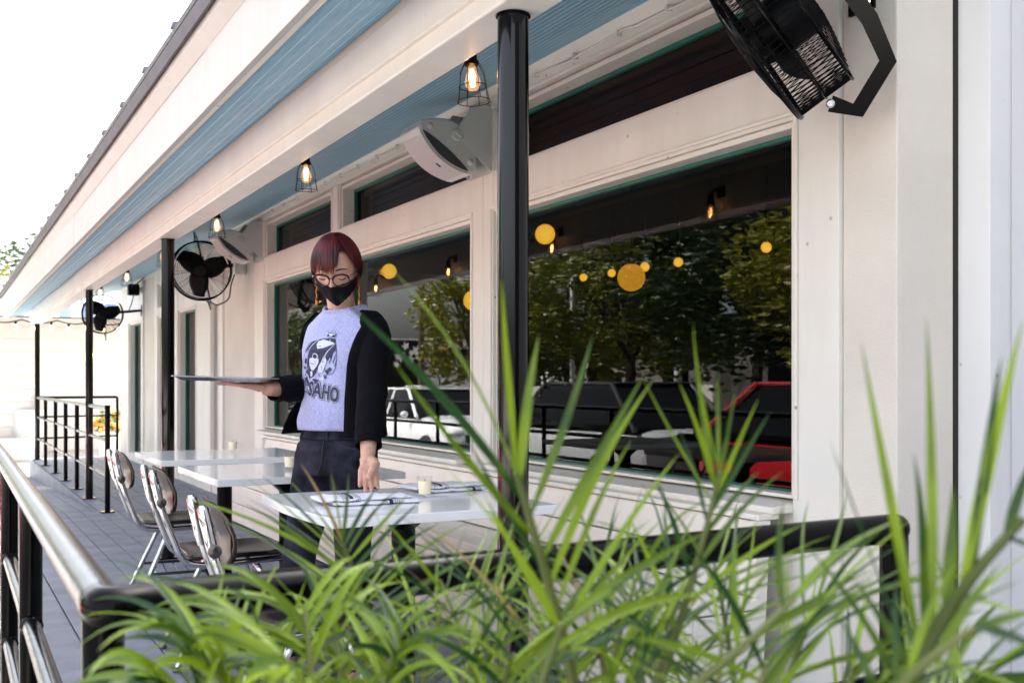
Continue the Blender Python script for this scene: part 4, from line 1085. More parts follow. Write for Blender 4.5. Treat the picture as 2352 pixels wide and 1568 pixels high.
# ---- skin: one continuous body
HC = V((.028, .074, 1.530)); PIT = math.radians(22); YW = math.radians(4)
hr = V((math.cos(YW), math.sin(YW), 0)); hf0 = V((-math.sin(YW), math.cos(YW), 0))
hf = hf0 * math.cos(PIT) + V((0, 0, -math.sin(PIT))); hu = hf0 * math.sin(PIT) + V((0, 0, math.cos(PIT)))
def H(x, y, z): return WV(HC + hr * x + hf * y + hu * z)
def head_loc(th, ph, k=1.0, kx=None, ky=None, kz=None, feat=True):
    kx = kx or k; ky = ky or k; kz = kz or k
    x = .076 * math.cos(ph) * math.sin(th); y = .095 * math.cos(ph) * math.cos(th); z = .121 * math.sin(ph)
    if z < 0:
        t = min(1, -z / .118); x *= 1 - .26 * t ** 1.4
        y *= (1 + .02 * t) if y > 0 else (1 - .40 * t)
    if feat and y > 0:
        y += .018 * math.exp(-(x / .0115) ** 2 - ((z + .034) / .019) ** 2) + .009 * math.exp(-(x / .009) ** 2 - ((z + .006) / .022) ** 2)
        y -= .009 * math.exp(-((abs(x) - .034) / .017) ** 2 - ((z + .002) / .014) ** 2)
        y += .004 * math.exp(-((abs(x) - .034) / .022) ** 2 - ((z - .024) / .010) ** 2)
        y += .007 * math.exp(-(x / .020) ** 2 - ((z + .072) / .013) ** 2)
    return V((x * kx, y * ky, z * kz))
bodyb = MB(); NU, NV = 64, 44
bodyb.loft([[H(*head_loc(2 * PI * j / NU, -PI / 2 * .985 + PI * .985 * i / NV)) for j in range(NU)] for i in range(NV + 1)])
for s_ in (-1, 1):
    bodyb.sphere(H(s_ * .034, .0725, -.004), .0135, nu=14, nv=10)
    e = MB().sphere((0, 0, 0), .03, .35, .62, 1.0, 14, 10); e.v = [H(s_ * .077 + p.x, -.008 + p.y, -.006 + p.z) for p in e.v]; bodyb.add(e.v, e.f)
bodyb.tube([W(.038, -.028, 1.30), W(.036, -.002, 1.375), W(.031, .042, 1.45), WV(HC + V((0, -.02, -.02)))], [.062, .052, .050, .055], 18)
# trunk, hips and legs inside the clothes
bodyb.loft([[W(*( (V((cr, cf)) + V(LD) * (a - .022) * math.sin(t) + V(BD) * (b - .02) * math.cos(t)).to_tuple() ), z) for t in [2 * PI * k / 24 for k in range(24)]] for z, cr, cf, a, b in [(.80, .018, 0, .15, .115)] + SH[:-4]])
SL, EL, WL_ = V((.160, .088, 1.312)), V((.168, .215, 1.10)), V((.178, .358, .873))
SR, ER, WR = V((-.074, -.085, 1.312)), V((-.082, -.07, 1.10)), V((-.207, .135, 1.096))
def limb(mb, pts, rad, seg=16): mb.tube([WV(p) for p in pts], rad, seg)
limb(bodyb, [V((.06, 0, 1.35)), SL, SL.lerp(EL, .5), EL, EL.lerp(WL_, .35), EL.lerp(WL_, .8), WL_, WL_ + V((.003, .02, -.018))], [.05, .048, .042, .037, .038, .029, .0245, .024])
limb(bodyb, [V((.02, 0, 1.35)), SR, SR.lerp(ER, .5), ER, ER.lerp(WR, .35), ER.lerp(WR, .8), WR, WR + V((-.02, .004, .003))], [.05, .048, .042, .037, .038, .029, .0245, .024])
HIPR, KNR, ANR = V((-.052, -.045, .86)), V((-.128, -.035, .50)), V((-.185, -.06, .09))
HIPL, KNL, ANL = V((.085, .045, .86)), V((.084, .07, .48)), V((.098, .03, .09))
for h_, k_, a_ in ((HIPR, KNR, ANR), (HIPL, KNL, ANL)):
    limb(bodyb, [h_ + V((0, 0, .03)), h_.lerp(k_, .5), k_, k_.lerp(a_, .35), a_, V((a_.x, a_.y, .05))], [.078, .066, .048, .05, .033, .034])
def hand(mb, wrist, d, n, s_, curls, lens, thumb, sc_=1.0, rr=.0078):
    d = d.normalized(); n = (n - d * n.dot(d)).normalized(); s_ = (s_ - d * s_.dot(d) - n * s_.dot(n)).normalized()
    nails = []
    offs = (.0275, .0093, -.0093, -.0262); kl = (.086, .091, .086, .078)
    for i in range(4):
        k_ = wrist + d * kl[i] * sc_ + s_ * offs[i] * sc_
        limb(mb, [wrist + s_ * offs[i] * .55 + d * .002, wrist.lerp(k_, .5) + n * .004, k_], [.0145, .0135, .0105], 10)
        limb(mb, [wrist + d * .02 + s_ * offs[i] * .4 - n * .002, k_ - d * .012 + n * .004], [.014, .0105], 10)
        # finger: three bones bending toward the palm
        dirv = d + s_ * offs[i] * 2.2; dirv.normalize(); p = k_; pts = [k_ - d * .012, k_]; L = lens[i] * sc_
        for j, fr in enumerate((.46, .30, .24)):
            q = Quaternion(dirv.cross(n).normalized(), math.radians(curls[i][j])); dirv = (q @ dirv).normalized()
            p = p + dirv * L * fr; pts.append(p)
        limb(mb, pts, [rr * 1.12, rr * 1.12, rr * 1.02, rr * .92, rr * .70], 10)
        nails.append((pts[-1] - dirv * .009, dirv, -n))
    t = thumb
    tp = [wrist + s_ * .012 + d * .012 + n * .008] + [wrist + s_ * a_ + d * b_ + n * c_ for a_, b_, c_ in t]
    limb(mb, tp, [.0155, .0150, .0112, .0100, .0072], 12)
    # thenar pad
    q = MB().sphere((0, 0, 0), .021, 1, 1, 1, 12, 8); c = wrist + s_ * .020 + d * .035 + n * .009
    q.v = [WV(c + d * p.x * 1.4 + s_ * p.y * .9 + n * p.z * .75) for p in q.v]; mb.add(q.v, q.f)
    nails.append((tp[-1] - (tp[-1] - tp[-2]).normalized() * .006, (tp[-1] - tp[-2]).normalized(), (n * .9 + s_ * .45)))
    return nails
# her left hand reaching down to the napkin
nl = hand(bodyb, WL_ + V((.002, .010, -.009)), V((.02, .13, -.125)), V((.10, .62, .6)), V((1, 0, 0)),
     [(3, 22, 18), (2, 12, 10), (2, 12, 10), (3, 14, 12)], (.074, .083, .077, .062), [(.026, .046, .022), (.012, .082, .034), (-.002, .120, .033)], sc_=.97)
# her right hand flat under the tray
nr = hand(bodyb, WR + V((-.010, .003, .001)), V((-.97, .20, .165)), V((.1, 0, 1)), V((0, -1, 0)),
     [(-4, 0, 0), (-6, 0, 0), (-3, 2, 0), (0, 3, 2)], (.072, .082, .074, .058), [(.045, .04, .0), (.062, .068, .004), (.07, .095, .006)], sc_=1.0)
# toes end of each foot
for a_ in (ANR, ANL): limb(bodyb, [a_ + V((0, -.03, -.045)), a_ + V((-.01, .07, -.058)), a_ + V((-.02, .15, -.066))], [.03, .032, .018])
rb = remesh(bodyb, .0036, 3, .4)
rb.build('body', skin, woman, smooth=True, angle=180, fixn=False)
for lst in (nl, nr):
    for p, dv, nn in lst:
        q = MB().sphere((0, 0, 0), .0058, 1, 1, 1, 10, 6); sd = dv.cross(nn).normalized(); nn = sd.cross(dv).normalized()
        if nn.dot(lst[-1][2]) < -2: nn = -nn
        c = p + nn * .0048
        q.v = [WV(c + dv * v.x * 1.25 + sd * v.y * .85 + nn * v.z * .35) for v in q.v]; q.build('nail', nail, woman, smooth=True)
# ring on the reaching hand
# ---- eyes: lash lines and brows
for s_ in (-1, 1):
    lash = [H(s_ * (.034 + .014 * math.cos(a_)), .0862 - .003 * abs(math.cos(a_)) ** 2, -.0055 - .0065 * math.sin(a_)) for a_ in [PI * .02 + PI * .96 * k / 12 for k in range(13)]]
    MB().tube(lash, [.0008] + [.0019] * 11 + [.0008], 6).build('eyelashes', maskm, woman, smooth=True)
    lid = [H(s_ * (.034 + .0145 * math.cos(a_)), .0835 - .002 * abs(math.cos(a_)), .002 + .008 * math.sin(a_)) for a_ in [PI * .05 + PI * .9 * k / 12 for k in range(13)]]
    MB().tube(lid, [.0004] + [.0008] * 11 + [.0004], 6).build('lid_crease', mat('lid_shadow', (.30, .13, .09), .6) if 'lid_shadow' not in MATS else MATS['lid_shadow'], woman, smooth=True)
    brow = [H(s_ * (.016 + .040 * k / 8), .0935 - .016 * (k / 8) ** 2, .0215 + .006 * math.sin(PI * min(1, k / 6.5) * .8)) for k in range(9)]
    MB().tube(brow, [.0022, .0028, .003, .003, .0028, .0026, .0022, .0016, .0008], 6).build('eyebrow', browm, woman, smooth=True)
# ---- glasses
gls = None
for s_ in (-1, 1):
    rim = []
    for k in range(36):
        a_ = 2 * PI * k / 36; c, s2 = math.cos(a_), math.sin(a_)
        rx, rz = .0292, .0195 if s2 > 0 else .0225
        rim.append(H(s_ * (.0355 + rx * math.copysign(abs(c) ** .85, c)), .1040 - .10 * max(0, abs(.0355 + rx * c) - .02) ** 1.3 * 2.2, -.009 + rz * math.copysign(abs(s2) ** .85, s2) + (.004 * max(0, c) * max(0, s2))))
    r_ = MB().tube(rim, [.0036 if 1 < k < 18 else .0019 for k in range(36)], 6, closed=True).build('glasses_rim', tort, woman, smooth=True)
    MB().add(rim, [tuple(range(36))]).build('lens', thin_glass, r_)
    MB().tube([H(s_ * .063, .097, .004), H(s_ * .074, .082, .006), H(s_ * .080, .02, .004), H(s_ * .080, -.015, -.004)], .0017, 6).build('glasses_temple', tort, r_, smooth=True)
    MB().sphere(H(s_ * .0655, .097, .0055), .0026, nu=8, nv=6).build('hinge', chrome, r_, smooth=True)
MB().tube([H(-.0085, .1045, -.006), H(-.004, .108, -.001), H(.004, .108, -.001), H(.0085, .1045, -.006)], .0017, 6).build('glasses_bridge', tort, woman, smooth=True)
# ---- mask
rows = []
for i in range(17):
    t = i / 16; row = []
    for j in range(41):
        th = math.radians(-80 + 160 * j / 40); a_ = abs(math.degrees(th)) / 80
        top_ = math.radians(-13.5 - 9 * math.exp(-(a_ / .5) ** 2) * 0 + 7 * a_ ** 2); bot = math.radians(-66 + 34 * a_ ** 1.6)
        ph = top_ + (bot - top_) * t
        l = head_loc(th, ph, 1.0, feat=False)
        off = .0075 + .017 * math.exp(-(a_ / .16) ** 2) * math.exp(-((t - .28) / .42) ** 2) + .006 * math.exp(-(a_ / .4) ** 2) * t
        l = l + l.normalized() * off
        row.append(H(*(l + V((0, 0, .0012 * math.sin(j * 1.9 + t * 5))))))
    rows.append(row)
mk = MB().loft(rows, closed=False, cap=False).build('face_mask', maskm, woman, smooth=True)
so2 = mk.modifiers.new('thick', 'SOLIDIFY'); so2.thickness = .0022
for s_ in (-1, 1):
    for i0 in (1, 12):
        p = rows[i0][0 if s_ < 0 else 40]
        MB().tube([p, H(s_ * .083, -.012, -.012 if i0 == 1 else -.028), H(s_ * .080, -.028, .0)], .0014, 5).build('ear_loop', maskm, mk, smooth=True)
# ---- hair: scalp shell plus many strands
hb = MB(); rows = []
KX, KY, KZ = 1.20, 1.12, 1.11
for i in range(26):
    row = []
    for j in range(60):
        th = 2 * PI * j / 60; td = math.degrees((th + PI) % (2 * PI) - PI); a_ = abs(td)
        low = 40 if a_ < 40 else (40 - (a_ - 40) * 1.25 if a_ < 82 else (-12 if a_ < 115 else -26))
        low = min(low, 40); ph = math.radians(90 - (90 - low) * i / 25 * .999)
        l = head_loc(th, ph, 1, KX, KY, KZ, feat=False); bump = 1 + .008 * math.sin(th * 23) + .006 * math.sin(th * 41 + i * .3)
        row.append(H(*(l * bump)))
    rows.append(row)
hb.loft(rows, True, False)
rnd = random.Random(11)
def strand(path, w0, lift=0):
    n_ = len(path); rings = []
    for i, (th, ph, k) in enumerate(path):
        l = head_loc(math.radians(th), math.radians(ph), 1, KX * k, KY * k, KZ * k, feat=False)
        c = V(l)
        up_ = c.normalized(); nx = path[min(i + 1, n_ - 1)]; pv = path[max(i - 1, 0)]
        t_ = head_loc(math.radians(nx[0]), math.radians(nx[1]), 1, KX, KY, KZ, feat=False) - head_loc(math.radians(pv[0]), math.radians(pv[1]), 1, KX, KY, KZ, feat=False)
        sd = t_.cross(up_)
        if sd.length < 1e-7: sd = V((1, 0, 0))
        sd.normalize(); q = w0 * (1 if i < n_ - 3 else (n_ - 1 - i + .15) / 3.2)
        rings.append([H(*(c + sd * q)), H(*(c + up_ * q * .5)), H(*(c - sd * q)), H(*(c - up_ * q * .3))])
    hb.loft(rings)
for k in range(210):                                     # fringe
    t0 = rnd.uniform(-66, 34)
    if t0 < 8: t1 = t0 * 1.02 + rnd.uniform(-4, 4); end = 10 + 5 * math.sin(t0 * .9) + rnd.uniform(-5, 5) - (6 if t0 < -45 else 0)
    else: t1 = 4 + (t0 - 8) * .35 + rnd.uniform(-3, 4); end = 16 + rnd.uniform(-4, 9)
    b_ = rnd.uniform(1.02, 1.06); top_ = rnd.uniform(70, 86)
    strand([(t0 * .5 + (t1 - t0) * (u / 11) ** 1.4 + t0 * .5 * min(1, u / 4), top_ + (end - top_) * u / 11, 1.01 + (b_ - 1) * math.sin(PI * (u / 11) ** .8) - .03 * (u / 11) ** 2) for u in range(12)], rnd.uniform(.0016, .0034))
for k in range(330):                                     # sides and back
    sg_ = rnd.choice((-1, 1)); t0 = sg_ * rnd.uniform(36, 178); t1 = sg_ * min(178, max(74, abs(t0) + rnd.uniform(20, 50)) if abs(t0) < 60 else abs(t0) + rnd.uniform(0, 25))
    end = rnd.uniform(-14, 4) if abs(t1) < 115 else rnd.uniform(-28, -8); b_ = rnd.uniform(1.0, 1.035); top_ = rnd.uniform(72, 88)
    strand([(t0 + (t1 - t0) * (u / 11) ** 1.2, top_ + (end - top_) * u / 11, 1.005 + (b_ - 1) * math.sin(PI * u / 11)) for u in range(12)], rnd.uniform(.002, .004))
for k in range(60):                                      # loose wisps beside the cheek and flyaways
    sg_ = -1 if k % 3 else 1; t0 = sg_ * rnd.uniform(66, 84)
    if k < 16: strand([(t0 + rnd.uniform(-1, 1), 20 - 65 * u / 9, 1.0 + .02 * math.sin(u)) for u in range(10)], .0009)
    else: strand([(rnd.uniform(-80, 80) + u * 3, 70 + u * 2, 1.02 + .010 * u) for u in range(6)], .0005)
hb.sphere(H(.0, -.125, .03), .045, nu=16, nv=10)
hb.build('hair', hairm, woman, smooth=True, angle=80)
# ---- earrings
for s_, rr_ in ((-1, -.036), (1, .102)):
    q = MB(); base = HC + hr * (s_ * .079) + hf * .0 + hu * -.034; rnd = random.Random(9)
    z = base.z
    q.tube([WV(base), WV(base + V((0, .004, -.075)))], .0008, 4)
    for k in range(9):
        z_ = -.006 - k * .0085; q.sphere(WV(base + V((rnd.uniform(-.003, .003), .004, z_))), rnd.uniform(.0030, .0048), .8, .8, 1.25, 8, 6)
    q.sphere(WV(base + V((.001, .004, -.088))), .0072, .8, .8, 1.5, 10, 8)
    q.build('earring', amber, woman, smooth=True)
# ---- T-shirt
zs = [.945, .955, .97, .985, 1.0, 1.02, 1.04, 1.06, 1.08, 1.1, 1.12, 1.14, 1.16, 1.18, 1.2, 1.22, 1.24, 1.26, 1.28, 1.3, 1.315, 1.33, 1.345, 1.36, 1.372, 1.385, 1.394, 1.40]
NS = 96
def tee_pt(ph, z):
    c = math.cos(ph); drop = max(0, (z - 1.34) / .06) ** 1.0 * (.022 * max(0, c) - .004)
    p = torso(ph, z, .0, 1.0); return p - UP * drop
rows = [[tee_pt(2 * PI * j / NS, z) for j in range(NS)] for z in zs]
ts = MB().loft(rows, True, False).build('t_shirt', tee, woman, smooth=True, angle=80)
so3 = ts.modifiers.new('thick', 'SOLIDIFY'); so3.thickness = .002
# ribbed collar
col = [tee_pt(2 * PI * j / NS, 1.397) for j in range(NS)]
MB().tube(col, .0050, 6, closed=True, flat=1).build('collar', tee, ts, smooth=True)
# printed design, laid on the cloth
PC = math.radians(-4)
def cloth(X, Y, h):
    s_ = (X - 620) * .000250; z = 1.175 + (800 - Y) * .000221
    ph = PC + s_ / .150
    p = torso(ph, z); q = torso(ph, z, h); return q
def decal(polys, h, m, name):
    bm = bmesh.new()
    for poly in polys:
        if isinstance(poly, tuple):
            vs, fs = poly; bv = [bm.verts.new((p[0], p[1], 0)) for p in vs]
            for f in fs:
                try: bm.faces.new([bv[i] for i in f])
                except Exception: pass
        else:
            bv = [bm.verts.new((p[0], p[1], 0)) for p in poly]
            try: bm.faces.new(bv)
            except Exception: pass
    bmesh.ops.triangulate(bm, faces=bm.faces)
    for _ in range(3):
        eds = [e for e in bm.edges if e.calc_length() > 42]
        if not eds: break
        bmesh.ops.subdivide_edges(bm, edges=eds, cuts=1); bmesh.ops.triangulate(bm, faces=bm.faces)
    bm.verts.ensure_lookup_table(); bm.verts.index_update()
    q = MB(); q.v = [cloth(v.co.x, v.co.y, h) for v in bm.verts]; q.f = [tuple(v.index for v in f.verts) for f in bm.faces]; bm.free()
    return q.build(name, m, ts)
def stroke(pts, w_):
    pts = [V((p[0], p[1])) for p in pts]; vs = []
    for i, p in enumerate(pts):
        t_ = (pts[min(i + 1, len(pts) - 1)] - pts[max(i - 1, 0)]).normalized(); n_ = V((-t_.y, t_.x)); q = w_ * (1 if 0 < i < len(pts) - 1 else .5)
        vs += [p + n_ * q, p - n_ * q]
    return ([tuple(p) for p in vs], [(2 * i, 2 * i + 1, 2 * i + 3, 2 * i + 2) for i in range(len(pts) - 1)])
def circ(cx, cy, rx, ry=None, n=20): return [(cx + rx * math.cos(2 * PI * k / n), cy + (ry or rx) * math.sin(2 * PI * k / n)) for k in range(n)]
def star(cx, cy, r, n=5, q=.45, a0=0): return [(cx + (r if j % 2 == 0 else r * q) * math.cos(a0 + j * PI / n), cy + (r if j % 2 == 0 else r * q) * math.sin(a0 + j * PI / n)) for j in range(2 * n)]
dark = [[(650, 340), (560, 380), (480, 460), (442, 560), (440, 700), (418, 800), (368, 945), (430, 905), (485, 985), (560, 960), (610, 890), (640, 790), (700, 650), (770, 560), (840, 430), (862, 390), (850, 340), (760, 325)],
        [(640, 352), (540, 372), (430, 455), (345, 560), (430, 512), (500, 440)], [(715, 232), (845, 262), (830, 318), (720, 298)],
        [(760, 560), (850, 440), (868, 420), (880, 520), (800, 640), (770, 700), (720, 690)], star(385, 690, 50, 9, .4), star(790, 850, 52, 8, .35), [(300, 760), (390, 800), (395, 830), (330, 820)],
        [(360, 985), (430, 940), (500, 1060), (460, 1080)], [(520, 1060), (560, 985), (640, 1000), (670, 1050), (600, 1070)], star(740, 965, 46, 5, .4, .3)]
lines = [stroke([(350, 560), (320, 640), (285, 720), (290, 860), (330, 950)], 5), stroke([(340, 600), (360, 500), (430, 420), (520, 380)], 5), stroke([(385, 700), (390, 800)], 6),
         stroke([(860, 400), (895, 520), (908, 680), (895, 830), (860, 900), (800, 925), (740, 880), (720, 800)], 5), stroke([(850, 540), (820, 660), (790, 740)], 8), stroke([(890, 600), (860, 700), (850, 740)], 8), stroke([(870, 520), (830, 600), (800, 650)], 7), stroke([(900, 700), (880, 790)], 9),
         stroke([(790, 860), (770, 910), (720, 930)], 6), stroke([(640, 900), (690, 1000)], 6), stroke([(760, 195), (770, 230)], 5), stroke([(810, 205), (815, 240)], 5), stroke([(860, 230), (842, 262)], 5), stroke([(712, 210), (722, 240)], 5)]
decal(dark + lines, .0022, printm, 'printed_figure')
pale = [[(492, 655), (530, 640), (600, 668), (648, 655), (640, 725), (606, 800), (570, 850), (525, 842), (495, 780)], [(500, 868), (550, 858), (545, 945), (512, 955)],
        [(640, 880), (640, 790), (690, 680), (735, 640), (752, 690), (725, 800), (690, 890)], [(640, 370), (690, 350), (650, 420), (680, 460), (840, 405), (845, 425), (700, 490), (640, 500), (620, 430)],
        circ(592, 620, 50), [(700, 240), (835, 268), (828, 280), (706, 256)], circ(770, 280, 26, 18), star(700, 985, 44, 5, .45, .2),
        stroke([(640, 350), (560, 420), (490, 500), (450, 600)], 5), stroke([(845, 440), (760, 560), (690, 670)], 6), stroke([(400, 890), (450, 930), (500, 1050)], 10), stroke([(600, 940), (550, 980), (512, 1050)], 10), stroke([(435, 800), (425, 850)], 6), stroke([(460, 800), (450, 850)], 5), stroke([(770, 345), (780, 400), (730, 450)], 6)]
decal(pale, .0032, printw, 'printed_highlights')
feat = [circ(592, 620, 36), stroke([(508, 728), (545, 742), (600, 752)], 5), stroke([(590, 690), (600, 715), (580, 722)], 4), stroke([(680, 780), (682, 850)], 5), stroke([(540, 770), (560, 772)], 3), circ(668, 458, 8), circ(700, 712, 10)]
decal(feat, .0042, printm, 'printed_features')
# lettering: dark rim, pale rim, dark letters
def word(txt, cx, cy, size, slope, off, squeeze=.62):
    vs, fs = text_mesh(txt, size, offset=off, spacing=1.06); out = []
    for p in vs: out.append((cx + p.x * squeeze, cy - p.y + p.x * squeeze * slope + .00055 * (p.x * squeeze) ** 2 * 0))
    return (out, fs)
words = [('NG', 292, 1085, 260, .30, .50), ('SAHO', 752, 1212, 320, .26, .535)]
for off, m, h, nm in ((30, printm, .0024, 'lettering_rim'), (21, printw, .0034, 'lettering_edge'), (12, printm, .0044, 'lettering')):
    [decal([word(t_, cx, cy, sz, sl_, off, sq)], h, m, nm) for t_, cx, cy, sz, sl_, sq in words]
decal([circ(450, 1150, 88, 80)], .0026, printm, 'printed_rose')
decal([star(450, 1150, 80, 9, .82)], .0036, printw, 'printed_rose')
decal([stroke([(450 + (8 + 4.2 * k) * math.cos(k * .75), 1150 + (8 + 4.0 * k) * math.sin(k * .75)) for k in range(17)], 7), stroke(circ(450, 1150, 66, 58, 12), 4)], .0046, printm, 'printed_rose')
# ---- cardigan: open shell round the back plus two sleeves
cb_ = MB(); rows = []
zc = [.925, .94, .96, .98, 1.0, 1.03, 1.06, 1.1, 1.14, 1.18, 1.22, 1.26, 1.29, 1.315, 1.335, 1.352, 1.365, 1.378]
for z in zc:
    p0 = math.radians(interp([(.92, 45), (1.1, 43), (1.2, 42), (1.28, 48), (1.34, 58), (1.365, 66)], z)[0]); p1 = math.radians(interp([(.92, 284), (1.05, 284), (1.2, 284), (1.32, 289), (1.365, 285)], z)[0])
    row = []
    for j in range(64):
        ph = p0 + (p1 - p0) * j / 63; k = j / 63
        off = .013 + .010 * math.exp(-((k - .0) / .10) ** 2) * (1 if z < 1.25 else .4) + .052 * max(0, (1.06 - z) / .12) * math.exp(-((k - 1) / .22) ** 2) + .018 * max(0, (1.08 - z) / .15)
        row.append(torso(ph, z if z > .95 else z, off, 1.3))
    rows.append(row)
cd = MB().loft(rows, False, False).build('cardigan', knit, woman, smooth=True, angle=80)
so4 = cd.modifiers.new('thick', 'SOLIDIFY'); so4.thickness = .006; so4.offset = 1
# band along the front edge
MB().tube([r[0] for r in rows], .0055, 8).build('front_band', knit, cd, smooth=True)
def sleeve(pts, rad, seedv):
    cur = [V(p) for p in pts]; path = []; rr_ = []
    for i in range(len(cur) - 1):
        for k in range(8):
            t_ = k / 8; path.append(cur[i].lerp(cur[i + 1], t_)); rr_.append(rad[i] + (rad[i + 1] - rad[i]) * t_)
    path.append(cur[-1]); rr_.append(rad[-1])
    for _ in range(3): path = [path[0]] + [(path[i - 1] + path[i] * 2 + path[i + 1]) / 4 for i in range(1, len(path) - 1)] + [path[-1]]
    q = MB(); q.tube([WV(p) for p in path], rr_, 22, cap=False)
    for i, p in enumerate(q.v):
        ring = i // 22; n_ = mnoise.noise(V((ring * .33 + seedv, (i % 22) * .35, seedv))) ; c = WV(path[ring]); d_ = p - c
        q.v[i] = c + d_ * (1 + .06 * n_ + .04 * math.sin(ring * 1.3 + (i % 22) * .5))
    s__ = q.build('sleeve', knit, cd, smooth=True, angle=80); m_ = s__.modifiers.new('thick', 'SOLIDIFY'); m_.thickness = .005
    e = [q.v[len(q.v) - 22 + k] for k in range(22)]
    return s__
sleeve([V((.10, .05, 1.338)), SL + V((.004, 0, .002)), EL + V((.006, -.006, .0)), EL.lerp(WL_, .55), EL.lerp(WL_, .86)], [.046, .0575, .053, .049, .045], 1.7)
sleeve([V((-.02, -.04, 1.340)), SR + V((-.004, 0, -.005)), ER + V((.006, -.012, 0)), ER.lerp(WR, .5), ER.lerp(WR, .90)], [.050, .055, .054, .050, .044], 4.2)
# ---- jeans
JS = [(.78, .018, 0, .150, .112), (.82, .018, 0, .160, .118), (.87, .018, 0, .160, .122), (.92, .018, 0, .150, .112), (.955, .018, 0, .138, .100), (.985, .018, 0, .134, .097)]
def hip(ph, z, off=0):
    cr, cf, a, b = interp(JS, z); s_, c = math.sin(ph), math.cos(ph)
    p = V((cr, cf)) + V(LD) * (a + off) * s_ + V(BD) * (b + off) * c; return W(p.x, p.y, z)
jb = MB(); jb.loft([[hip(2 * PI * k / 40, z) for k in range(40)] for z, *_ in JS])
for h_, k_, a_ in ((HIPR, KNR, ANR), (HIPL, KNL, ANL)):
    limb(jb, [h_ + V((0, 0, .02)), h_ + (k_ - h_) * .28, h_.lerp(k_, .62), k_, k_.lerp(a_, .3), k_.lerp(a_, .8), a_ + V((0, 0, .01))], [.090, .088, .076, .064, .063, .050, .046], 24)
jr = remesh(jb, .008, 5, .5)
for i, p in enumerate(jr.v):
    q = V((p.x * 14, p.y * 14, p.z * 26)); jr.v[i] = p + (p - W(.018, 0, p.z)).normalized() * (mnoise.noise(q) * .004 + mnoise.noise(q * 2.3) * .0015)
jn = jr.build('jeans', denim, woman, smooth=True, angle=180, fixn=False)
MB().loft([[hip(2 * PI * k / 48, z, .004 + o_) for k in range(48)] for z, o_ in ((.912, 0), (.914, .003), (.944, .002), (.946, -.001))], True, False).build('waistband', denim, jn, smooth=True)
MB().tube([hip(math.radians(14 - 13 * (k / 11) ** 3), .912 - .0118 * k, .0042) for k in range(12)], .0014, 5).build('fly_stitching', stitch, jn)
MB().tube([hip(math.radians(30 + 3.2 * k), .912 - .030 * math.sin(min(1, k / 9) * PI * .5), .0050) for k in range(13)], .0012, 4).build('pocket_seam', stitch, jn)
MB().tube([hip(math.radians(-28 - 3.2 * k), .912 - .030 * math.sin(min(1, k / 9) * PI * .5), .0050) for k in range(11)], .0012, 4).build('pocket_seam', stitch, jn)
for d_ in (-34, 20): MB().tube([hip(math.radians(d_), z, .009) for z in (.910, .930, .947)], .0045, 6).build('belt_loop', denim, jn)
# ---- shoes
for a_ in (ANR, ANL):
    q = MB(); rings = []
    for t_, w_, h_ in ((-.075, .020, .05), (-.06, .032, .07), (0, .036, .085), (.06, .040, .062), (.12, .043, .048), (.16, .036, .038), (.185, .012, .02)):
        rings.append([WV(V((a_.x - .12 * t_ + w_ * math.cos(2 * PI * k / 16), a_.y + t_, max(.002, h_ * .5 + h_ * .5 * math.sin(2 * PI * k / 16))))) for k in range(16)])
    q.loft(rings).build('shoe', rubber, woman, smooth=True, angle=60)

#==================================================================== THE TRAY ON HER HAND
tc = V((-.343, .165, 1.1300)); tax = V((1, .10, -.030)).normalized(); tay = V((-.10, 1, .0)); tay = (tay - tax * tay.dot(tax)).normalized(); taz = V((0, 0, 1)) - tax * tax.z; taz.normalize()
tray = thing('serving_tray', 'flat metal tray balanced level on the raised hand of the woman', 'tray', tuple(WV(tc)))
def TP(x, y, z): return WV(tc + tax * x + tay * y + taz * z)
rings = []
def rrect(hx, hy, r, z, n=8):
    o_ = []
    for cx, cy, a0 in ((hx - r, hy - r, 0), (-hx + r, hy - r, 1), (-hx + r, -hy + r, 2), (hx - r, -hy + r, 3)):
        for k in range(n + 1): a_ = PI / 2 * (a0 + k / n); o_.append(TP(cx + r * math.cos(a_), cy + r * math.sin(a_), z))
    return o_
MB().loft([rrect(.13, .10, .03, -.0058), rrect(.14, .11, .03, -.0055), rrect(.158, .128, .035, .006), rrect(.164, .134, .036, .0068), rrect(.164, .134, .036, .0080), rrect(.157, .127, .035, .0074), rrect(.139, .109, .03, -.004), rrect(.12, .09, .03, -.0043)]).build('tray_pan', traym, tray, smooth=True, angle=30)
bead = rrect(.1640, .134, .036, .0082, 6); q = MB(); tot = len(bead)
for i in range(tot):
    a_, b_ = bead[i], bead[(i + 1) % tot]; n_ = max(1, int((b_ - a_).length / .0085))
    for k in range(n_): q.sphere(a_.lerp(b_, (k + .5) / n_), .0030, 1, 1, .8, 6, 4)
q.build('beaded_rim', traym, tray, smooth=True)

